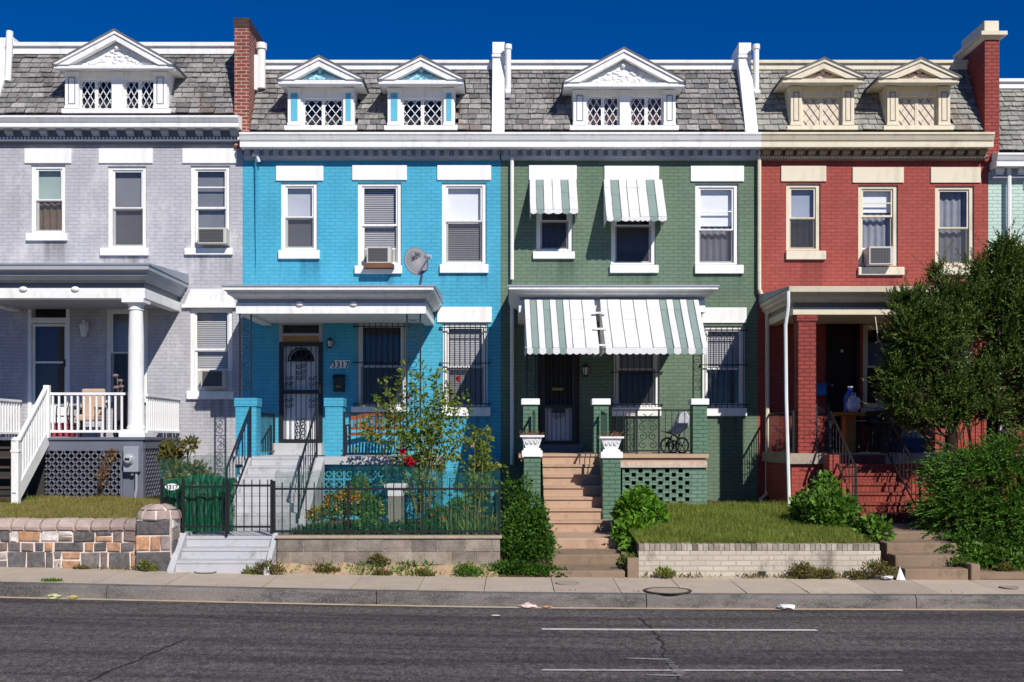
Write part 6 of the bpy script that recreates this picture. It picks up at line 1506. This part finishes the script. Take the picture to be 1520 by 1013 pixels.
# weeds in the cracks
weeds = [(120, 846, -7.42, .10, 'dry weeds at the foot of the stone wall'), (215, 842, -7.5, .13, 'weeds at the foot of the domed stone pier'), (395, 845, -7.55, .2, 'thick weeds at the right cheek of the grey steps'), (372, 851, -7.5, .14, 'low weeds in front of the grey steps'), (480, 846, -7.35, .16, 'weeds on the earth strip under the block wall, left end'), (560, 832, -7.2, .13, 'weeds growing out of the block wall'), (565, 853, -7.4, .12, 'sprawling weeds on the earth strip below the block wall'), (690, 848, -7.4, .17, 'weeds on the earth strip near the clipped shrub'), (628, 853, -7.4, .12, 'small weeds midway along the earth strip'), (985, 852, -7.42, .14, 'grassy weed at the left part of the whitewashed wall'), (1190, 848, -7.42, .20, 'tall weed in the middle of the whitewashed wall'), (1225, 853, -7.42, .14, 'weeds between the tall weed and the weep hole'), (1300, 846, -7.5, .22, 'dry weeds at the right end of the whitewashed wall'), (1270, 856, -7.45, .12, 'weeds under the right weep hole'), (935, 835, -7.2, .2, 'weeds squeezed between brown steps and whitewashed wall'), (1385, 760, -5.2, .25, 'weeds at the foot of the right stair handrail of the red house'), (75, 861, -8.6, .12, 'weed on the curb at the far left'), (322, 872, -8.62, .16, 'weed tuft on the curb in front of the grey steps'), (450, 875, -8.62, .12, 'dry weed on the curb below the block wall'), (848, 879, -8.62, .2, 'weed tuft on the curb in front of the brown steps'), (948, 881, -8.62, .16, 'weed tuft on the curb left of the manhole'), (660, 878, -8.62, .10, 'tiny weed on the curb below the rose bush'), (1425, 835, -7.2, .16, 'leafy weed by the small curb block under the juniper'), (1490, 845, -7.3, .14, 'weed on the low curb at the right edge'), (35, 740, -3.0, .12, 'weed under the lavender porch stair')]
for px, py, Y, s, lab in weeds:
    c = at(px, py, Y); zg = c[2]-s*.35; flat = Y < -8
    bl = [(c[0], c[1], zg+s*(.12 if flat else .45), s*(1.3 if flat else .9), s*.5, s*(.18 if flat else .55)), (c[0]+s*.8, c[1], zg+s*(.1 if flat else .25), s*.7, s*.4, s*(.12 if flat else .3))]
    bush('weed', lab, 'weeds', (c[0], c[1], zg), bl, int(420*(s/.15)**1.3), .045, .018, random.choice((G_olive, G_ivy, G_grass, G_olive)), 'weeds along the sidewalk', nst=4, shell=.2, up=.8)
# uncounted small weeds strewn along the back of the sidewalk and the earth bank
def strewn(name, n, xr, yr_, zf, h, mat):
    X = rng.uniform(*xr, n); k = np.sin(X*3.1+1)+np.sin(X*7.7)+np.sin(X*1.3+2); keep = rng.random(n) < np.clip(.25+.3*k, .03, 1); X = X[keep]; m_ = len(X)
    Y = rng.uniform(*yr_, m_); p = np.stack([X, Y, np.array([zf(float(a), float(b)) for a, b in zip(X, Y)])], 1); d = np.stack([rng.normal(0, .7, m_), rng.normal(0, .5, m_)-.2, np.ones(m_)], 1)
    L = h*(.3+rng.random(m_)**2); o = leaves(name, p+unit(d)*(L*rng.random(m_)*.6)[:, None], d, L, L*.28, mat, None); o['kind'] = 'stuff'
strewn('weeds', 5200, (-3.5, -.2), (-7.46, -7.14), lambda x, y: slope(x)+.20+(y+7.42)*.45, .075, G_ivy)
strewn('weeds', 2600, (1.9, 5.6), (-7.44, -7.32), lambda x, y: slope(x)+.215, .07, G_olive)
strewn('weeds', 2600, (-13, -5.0), (-7.5, -7.40), lambda x, y: slope(x)+.215, .05, G_olive)
strewn('weeds', 1200, (-13, 13), (-8.74, -8.68), lambda x, y: slope(x)+.18, .03, G_grass)
strewn('weeds', 2500, (6.8, 13), (-7.4, -7.0), lambda x, y: slope(x)+.29, .07, G_ivy)
# conifers
def conifer(label, base, env, n_sh, seed, ln=.22):
    """env: list of ellipsoids; every shoot is a twig set with needles"""
    global rng; rng = np.random.default_rng(seed); random.seed(seed)
    T = thing('conifer', label, 'tree', base); B = Vector(base)
    top = max(b[2]+b[5] for b in env); ax = B.copy(); m = MB()
    m.tube([B-Vector((0,0,.3)), B+Vector((.02, .02, .6)), B+Vector((-.03, .03, 1.3)), Vector((B.x+.02, B.y, (B.z+top)/2+.3)), Vector((B.x, B.y, top-.3))], [.16, .13, .11, .07, .02], 10); part(m, 'trunk', paint('dark_conifer_bark', L3(50, 40, 34), .95, .1, var=.3, vs=9, bump=.6, bs=30), T, smooth=True)
    segs = []
    for b in env:
        for i in range(5):
            t = Vector(b[:3])+Vector((random.uniform(-.7, .7)*b[3], random.uniform(-.7, .7)*b[4], random.uniform(-.5, .6)*b[5])); s = Vector((B.x, B.y, max(B.z+.3, min(top-.5, t.z-random.uniform(.2, .7))))); segs.append(([s, (s+t)/2+Vector((0, 0, -.08)), t], .035))
    stems('limbs', segs, .03, M_bark, T)
    env = [q for b in env for q in blobs_in(b[:3], b[3:], 12, .44)]
    p, u = in_blobs(env, n_sh, .25); d = unit(u*.9+np.array([0, -.05, .75])+rng.normal(size=u.shape)*.45); sl = ln*(.6+.8*rng.random(n_sh)); sl[rng.random(n_sh) < .08] *= 2.2
    k = 24; t = np.tile(np.linspace(.05, 1, k), n_sh); P = np.repeat(p, k, 0)+np.repeat(d*sl[:, None], k, 0)*t[:, None]
    side = unit(np.cross(np.repeat(d, k, 0), rng.normal(size=(n_sh*k, 3)))); D = np.repeat(d, k, 0)*.85+side*(.8-.35*t[:, None])
    leaves('crown', P, D, .056*(1.15-.4*t), .021, G_conif, T, .1)
    return T
yc = -3.6
E1 = [(*at(1382, 500, yc), .62, .55, .75), (*at(1350, 520, yc), .42, .45, .70), (*at(1412, 455, yc), .38, .4, .55), (*at(1345, 590, yc), .40, .45, .33), (*at(1400, 575, yc), .45, .45, .45), (*at(1362, 452, yc), .3, .3, .35), (*at(1390, 412, yc), .14, .14, .30), (*at(1335, 455, yc), .14, .14, .28), (*at(1330, 560, yc), .22, .3, .4), (*at(1372, 622, yc), .5, .45, .24), (*at(1425, 600, yc), .35, .4, .35)]
E2 = [(*at(1500, 470, yc+.2), .72, .6, .95), (*at(1452, 470, yc+.2), .42, .45, .70), (*at(1500, 405, yc+.2), .38, .4, .50), (*at(1460, 560, yc+.2), .5, .5, .40), (*at(1530, 560, yc+.2), .6, .5, .5), (*at(1448, 405, yc+.2), .2, .2, .34), (*at(1490, 372, yc+.2), .2, .2, .2), (*at(1560, 450, yc+.2), .6, .5, .9), (*at(1460, 610, yc+.2), .45, .4, .25), (*at(1520, 615, yc+.2), .4, .4, .25)]
conifer('shorter dark conifer hiding the right half of the red porch', (PX(1414, yc), yc, .7), E1, 5600, 3)
conifer('taller dark conifer at the right edge of the photo in front of the mint house', (PX(1462, yc)+.25, yc+.2, .7), E2, 6600, 4)
# spreading juniper: arching sprays
rng = np.random.default_rng(9); random.seed(9)
T = thing('juniper_bush', 'wide spreading bright green juniper at the lower right beside the brown steps', 'shrub', (8.2, -5.6, .3))
J = [(*at(1470, 720, -5.6), .85, .7, .55), (*at(1430, 770, -5.8), .62, .6, .5), (*at(1500, 790, -6.2), .75, .6, .55), (*at(1415, 695, -5.3), .36, .4, .22), (*at(1530, 690, -5.4), .8, .6, .5), (*at(1440, 822, -6.6), .38, .4, .28), (*at(1400, 748, -5.6), .28, .4, .26), (*at(1600, 760, -6.0), .9, .7, .7), (*at(1508, 672, -5.2), .35, .4, .25), (*at(1490, 830, -6.8), .6, .35, .25)]
ns = 4200; p, u = in_blobs(J, ns, .6); d = unit(u*np.array([1.0, .9, .45])+np.array([-.25, -.25, .12])+rng.normal(size=u.shape)*.3); sl = .30*(.6+.8*rng.random(ns)); k = 20
t = np.tile(np.linspace(.0, 1, k), ns); P = np.repeat(p, k, 0)+np.repeat(d*sl[:, None], k, 0)*t[:, None]; P[:, 2] -= .06*t**2; side = unit(np.cross(np.repeat(d, k, 0), np.array([0, 0, 1.0])+.35*rng.normal(size=(ns*k, 3)))); side *= np.tile(np.where(np.arange(k) % 2, 1, -1), ns)[:, None]
leaves('foliage', P, np.repeat(d, k, 0)+side*.75*(1-.6*t[:, None]), .075*(1.2-.6*t), .018, G_junip, T, .1)
segs = []
for b in J:
    for i in range(3): tt = Vector(b[:3])+Vector((random.uniform(-.6, .6)*b[3], random.uniform(-.5, .3)*b[4], random.uniform(-.3, .4)*b[5])); s = Vector((8.2, -5.6, .3)); segs.append(([s, (s+tt)/2+Vector((0, 0, .15)), tt], .03))
stems('branches', segs, .03, M_bark, T)
bush('ground_cover', 'small round leaves along the low curb under the spreading juniper', 'plant', (7.3, -7.0, .3), [(7.0, -6.95, .48, .2, .2, .2), (7.5, -7.05, .42, .4, .2, .18), (8.1, -7.05, .4, .4, .2, .16)], 1500, .07, .05, G_ivy)
bush('sapling', 'small broad-leaved tree top rising behind the conifers at the right edge', 'tree', (at(1520, 600, -1.5)[0]+.6, -1.5, .7), [(*at(1520, 395, -1.6), .4, .4, .4), (*at(1560, 420, -1.6), .5, .5, .6)], 1400, .11, .07, G_bright)
# lawns
def lawn(name, label_mat, x0, x1, y0, y1, n, h, gm, holes=()):
    xs_ = [float(v) for v in np.arange(x0, x1+.01, .2)]; ys_ = [float(v) for v in np.arange(y0, y1+.01, .2)]
    grid_sheet('lawn', xs_, ys_, lambda x, y: yard_z(x, y)+.012, label_mat)
    X = rng.uniform(x0, x1, n); Y = rng.uniform(y0, y1, n); ok = np.ones(n, bool)
    for a, b, c, d_ in holes: ok &= ~((X > a) & (X < b) & (Y > c) & (Y < d_))
    dens = np.sin(X*2.3+1.7*np.sin(Y*1.9))+np.sin(Y*3.1+X*.9); ok &= rng.random(n) < .72+.16*dens
    X, Y = X[ok], Y[ok]; n = len(X); Z = np.array([yard_z(float(a), float(b)) for a, b in zip(X, Y)])
    p = np.stack([X, Y, Z], 1); d = np.stack([rng.normal(0, .45, n), rng.normal(0, .45, n), np.ones(n)], 1); L = h*(.5+rng.random(n)); a = unit(np.cross(d, rng.normal(size=(n, 3)))); w = .009
    v = np.stack([p-a*w*.5, p+a*w*.5, p+unit(d)*L[:, None]], 1).reshape(-1, 3); f = np.arange(n*3).reshape(-1, 3)
    o = fastmesh('grass', v, f, gm, None, 'stuff'); return o
M_turf = paint('green_turf', L3(84, 98, 44), .95, .1, var=.25, vs=3, dirt=L3(112, 98, 62), dirt_amt=.6, dstretch=(1,1,1))
M_turfd = paint('dry_turf', L3(116, 110, 60), .95, .1, var=.22, vs=3, dirt=L3(140, 120, 84), dirt_amt=.6, dstretch=(1,1,1))
o = lawn('lawn', M_turfd, -13.4, -5.3, -7.08, -2.45, 52000, .065, G_dry); 
o = lawn('lawn', M_turf, 1.88, 5.6, -7.08, -2.2, 56000, .095, G_grass, [(1.9, 4.2, -2.38, 0)])
m = MB()
for a, b, zt, zb_ in ((-.2, .56, .62, .24), (5.44, 5.78, .5, .22), (6.85, 13, .5, .28)):
    n = max(2, int((b-a)/.25)); 
    for i in range(n):
        p, q = a+(b-a)*i/n, a+(b-a)*(i+1)/n
        m.quad((p, -7.42, slope(p)+.21), (q, -7.42, slope(q)+.21), (q, -7.05, zb_+.06), (p, -7.05, zb_+.06))
single(m, 'earth_slope', M_soil, None, None, kind='structure')
# earth strip under the block wall
m = MB(); n = 30
for i in range(n):
    a, b = -3.5+3.3*i/n, -3.5+3.3*(i+1)/n; za, zb = [.39+.02*math.sin(q*7)+.015*math.sin(q*17) for q in (a, b)]
    ya, yb_ = [-7.42+.03*math.sin(q*5) for q in (a, b)]
    m.quad((a, ya, slope(a)+.20), (b, yb_, slope(b)+.20), (b, -7.10, zb), (a, -7.10, za))
single(m, 'earth_bank', paint('pale_earth', L3(178, 152, 122), .95, .1, var=.15, vs=6, dirt=L3(120, 98, 74), dirt_amt=.6, bump=.8, bs=25, dstretch=(1,1,1)), None, None, kind='structure')
# grass hanging over the wall tops
for x0_, x1_, yy, zz, mt in ((1.9, 5.4, -7.10, .70, G_grass), (-13, -5.6, -7.05, 1.06, G_dry)):
    n = 2200; X = rng.uniform(x0_, x1_, n); k = np.sin(X*4.3)+np.sin(X*9.1+1); X = X[rng.random(n) < np.clip(.35+.35*k, .05, 1)]; n = len(X)
    p = np.stack([X, yy+rng.normal(0, .04, n), np.full(n, zz-.03)], 1); d = np.stack([rng.normal(0, .6, n), rng.normal(-.6, .4, n), np.ones(n)], 1)
    o = leaves('grass', p, d, .05+.09*rng.random(n), .009, mt, None); o['kind'] = 'stuff'
# ================================================================ MANHOLES AND LITTER
M_rim = paint('worn_cover_rim', L3(150, 140, 126), .8, .2, var=.15)
def manhole(px, py, r, label, Y=None, mat=None):
    x, y = px, py; d = FPX*(EYE-.2)/(py-650); Y = d-DIST; X = (px-760)*d/FPX; Y = max(-8.6, min(-7.5, Y)); z = slope(X)+.18+.035*(Y-CURB)/1.6
    T = thing('manhole_cover', label, 'manhole cover', (X, Y, z+.006))
    m = MB(); m.lathe(X, Y, [(r, z+.004), (r, z+.014), (r*.86, z+.014), (r*.86, z+.008)], 32); part(m, 'rim', paint('cast_iron', L3(74, 66, 60), .7, .3, var=.2) if r > .2 else M_rim, T)
    m = MB(); m.lathe(X, Y, [(r*.85, z+.006), (r*.85, z+.011), (.01, z+.012)], 32); part(m, 'lid', mat or M_conc, T)
manhole(991, 876, .33, 'large round manhole with a dark rim in the sidewalk near the whitewashed wall')
manhole(311, 858, .16, 'small pale round cover in the sidewalk before the grey steps', mat=M_greyconc)
manhole(842, 867, .17, 'small round cover in the sidewalk in front of the brown steps')
manhole(1498, 870, .13, 'small round cover in the sidewalk at the right edge')
def litter(px, py, w, h, label, col, name='paper_scrap', zg=None, road=True):
    if road: x, y = gpt(px, py); y = min(y, CURB-.11); z = road_z(x, y)+.008
    else: x, y = PX(px, -7.5), -7.5; z = slope(x)+.225
    m = MB(); m.ball((x, y, z+h*.45), 1, 9, 6, (w/2, w*.3, h/2)); o = single(m, name, paint('litter_'+label.split()[0], col, .7, .2, var=.1), label, 'litter', 'scraps of litter in the gutter')
    for v in o.data.vertices: v.co += Vector((random.uniform(-.18, .18)*w, random.uniform(-.15, .15)*w, random.uniform(-.12, .12)*h))
    o.location.z = z
litter(1161, 902, .22, .06, 'white crumpled paper in the gutter', (.8, .8, .78)); litter(783, 900, .22, .06, 'cream torn paper in the gutter below the brown steps', L3(230, 205, 196)); litter(812, 901, .14, .03, 'tan food wrapper in the gutter', L3(196, 150, 120))
litter(94, 884, .17, .06, 'green-white rubbish in the gutter at the left', L3(190, 196, 150)); litter(118, 886, .12, .05, 'yellowish scrap in the gutter beside other rubbish', L3(200, 180, 110)); litter(735, 915, .12, .01, 'flat bit of paper on the road', L3(220, 215, 210))
litter(1317, 862, .20, .05, 'flattened paper cup on the sidewalk by the weeds', (.8, .8, .8), 'paper_cup', road=False)
x = PX(1337, -7.5); z = slope(x)+.215; m = MB()
m.add([(x-.07, -7.52, z), (x+.07, -7.50, z), (x+.02, -7.40, z), (x+.0, -7.46, z+.19), (x-.02, -7.56, z)], [(0,4,3), (4,1,3), (1,2,3), (2,0,3)])
o = single(m, 'paper_scrap', M_sill, 'white paper cone standing by the brown steps near the juniper', 'litter', 'scraps of litter in the gutter'); md = o.modifiers.new('t', 'SOLIDIFY'); md.thickness = .004
x, y = gpt(300, 889); bush('leaf_litter', 'dry yellow grass washed along the gutter', 'plant', (x, y+.1, road_z(x, y)), [(x, y+.08, road_z(x, y)+.03, .3, .06, .03)], 500, .06, .008, leafmat('straw', [L3(200, 180, 110), L3(180, 160, 90), L3(160, 140, 80)]), nst=2, shell=.1)
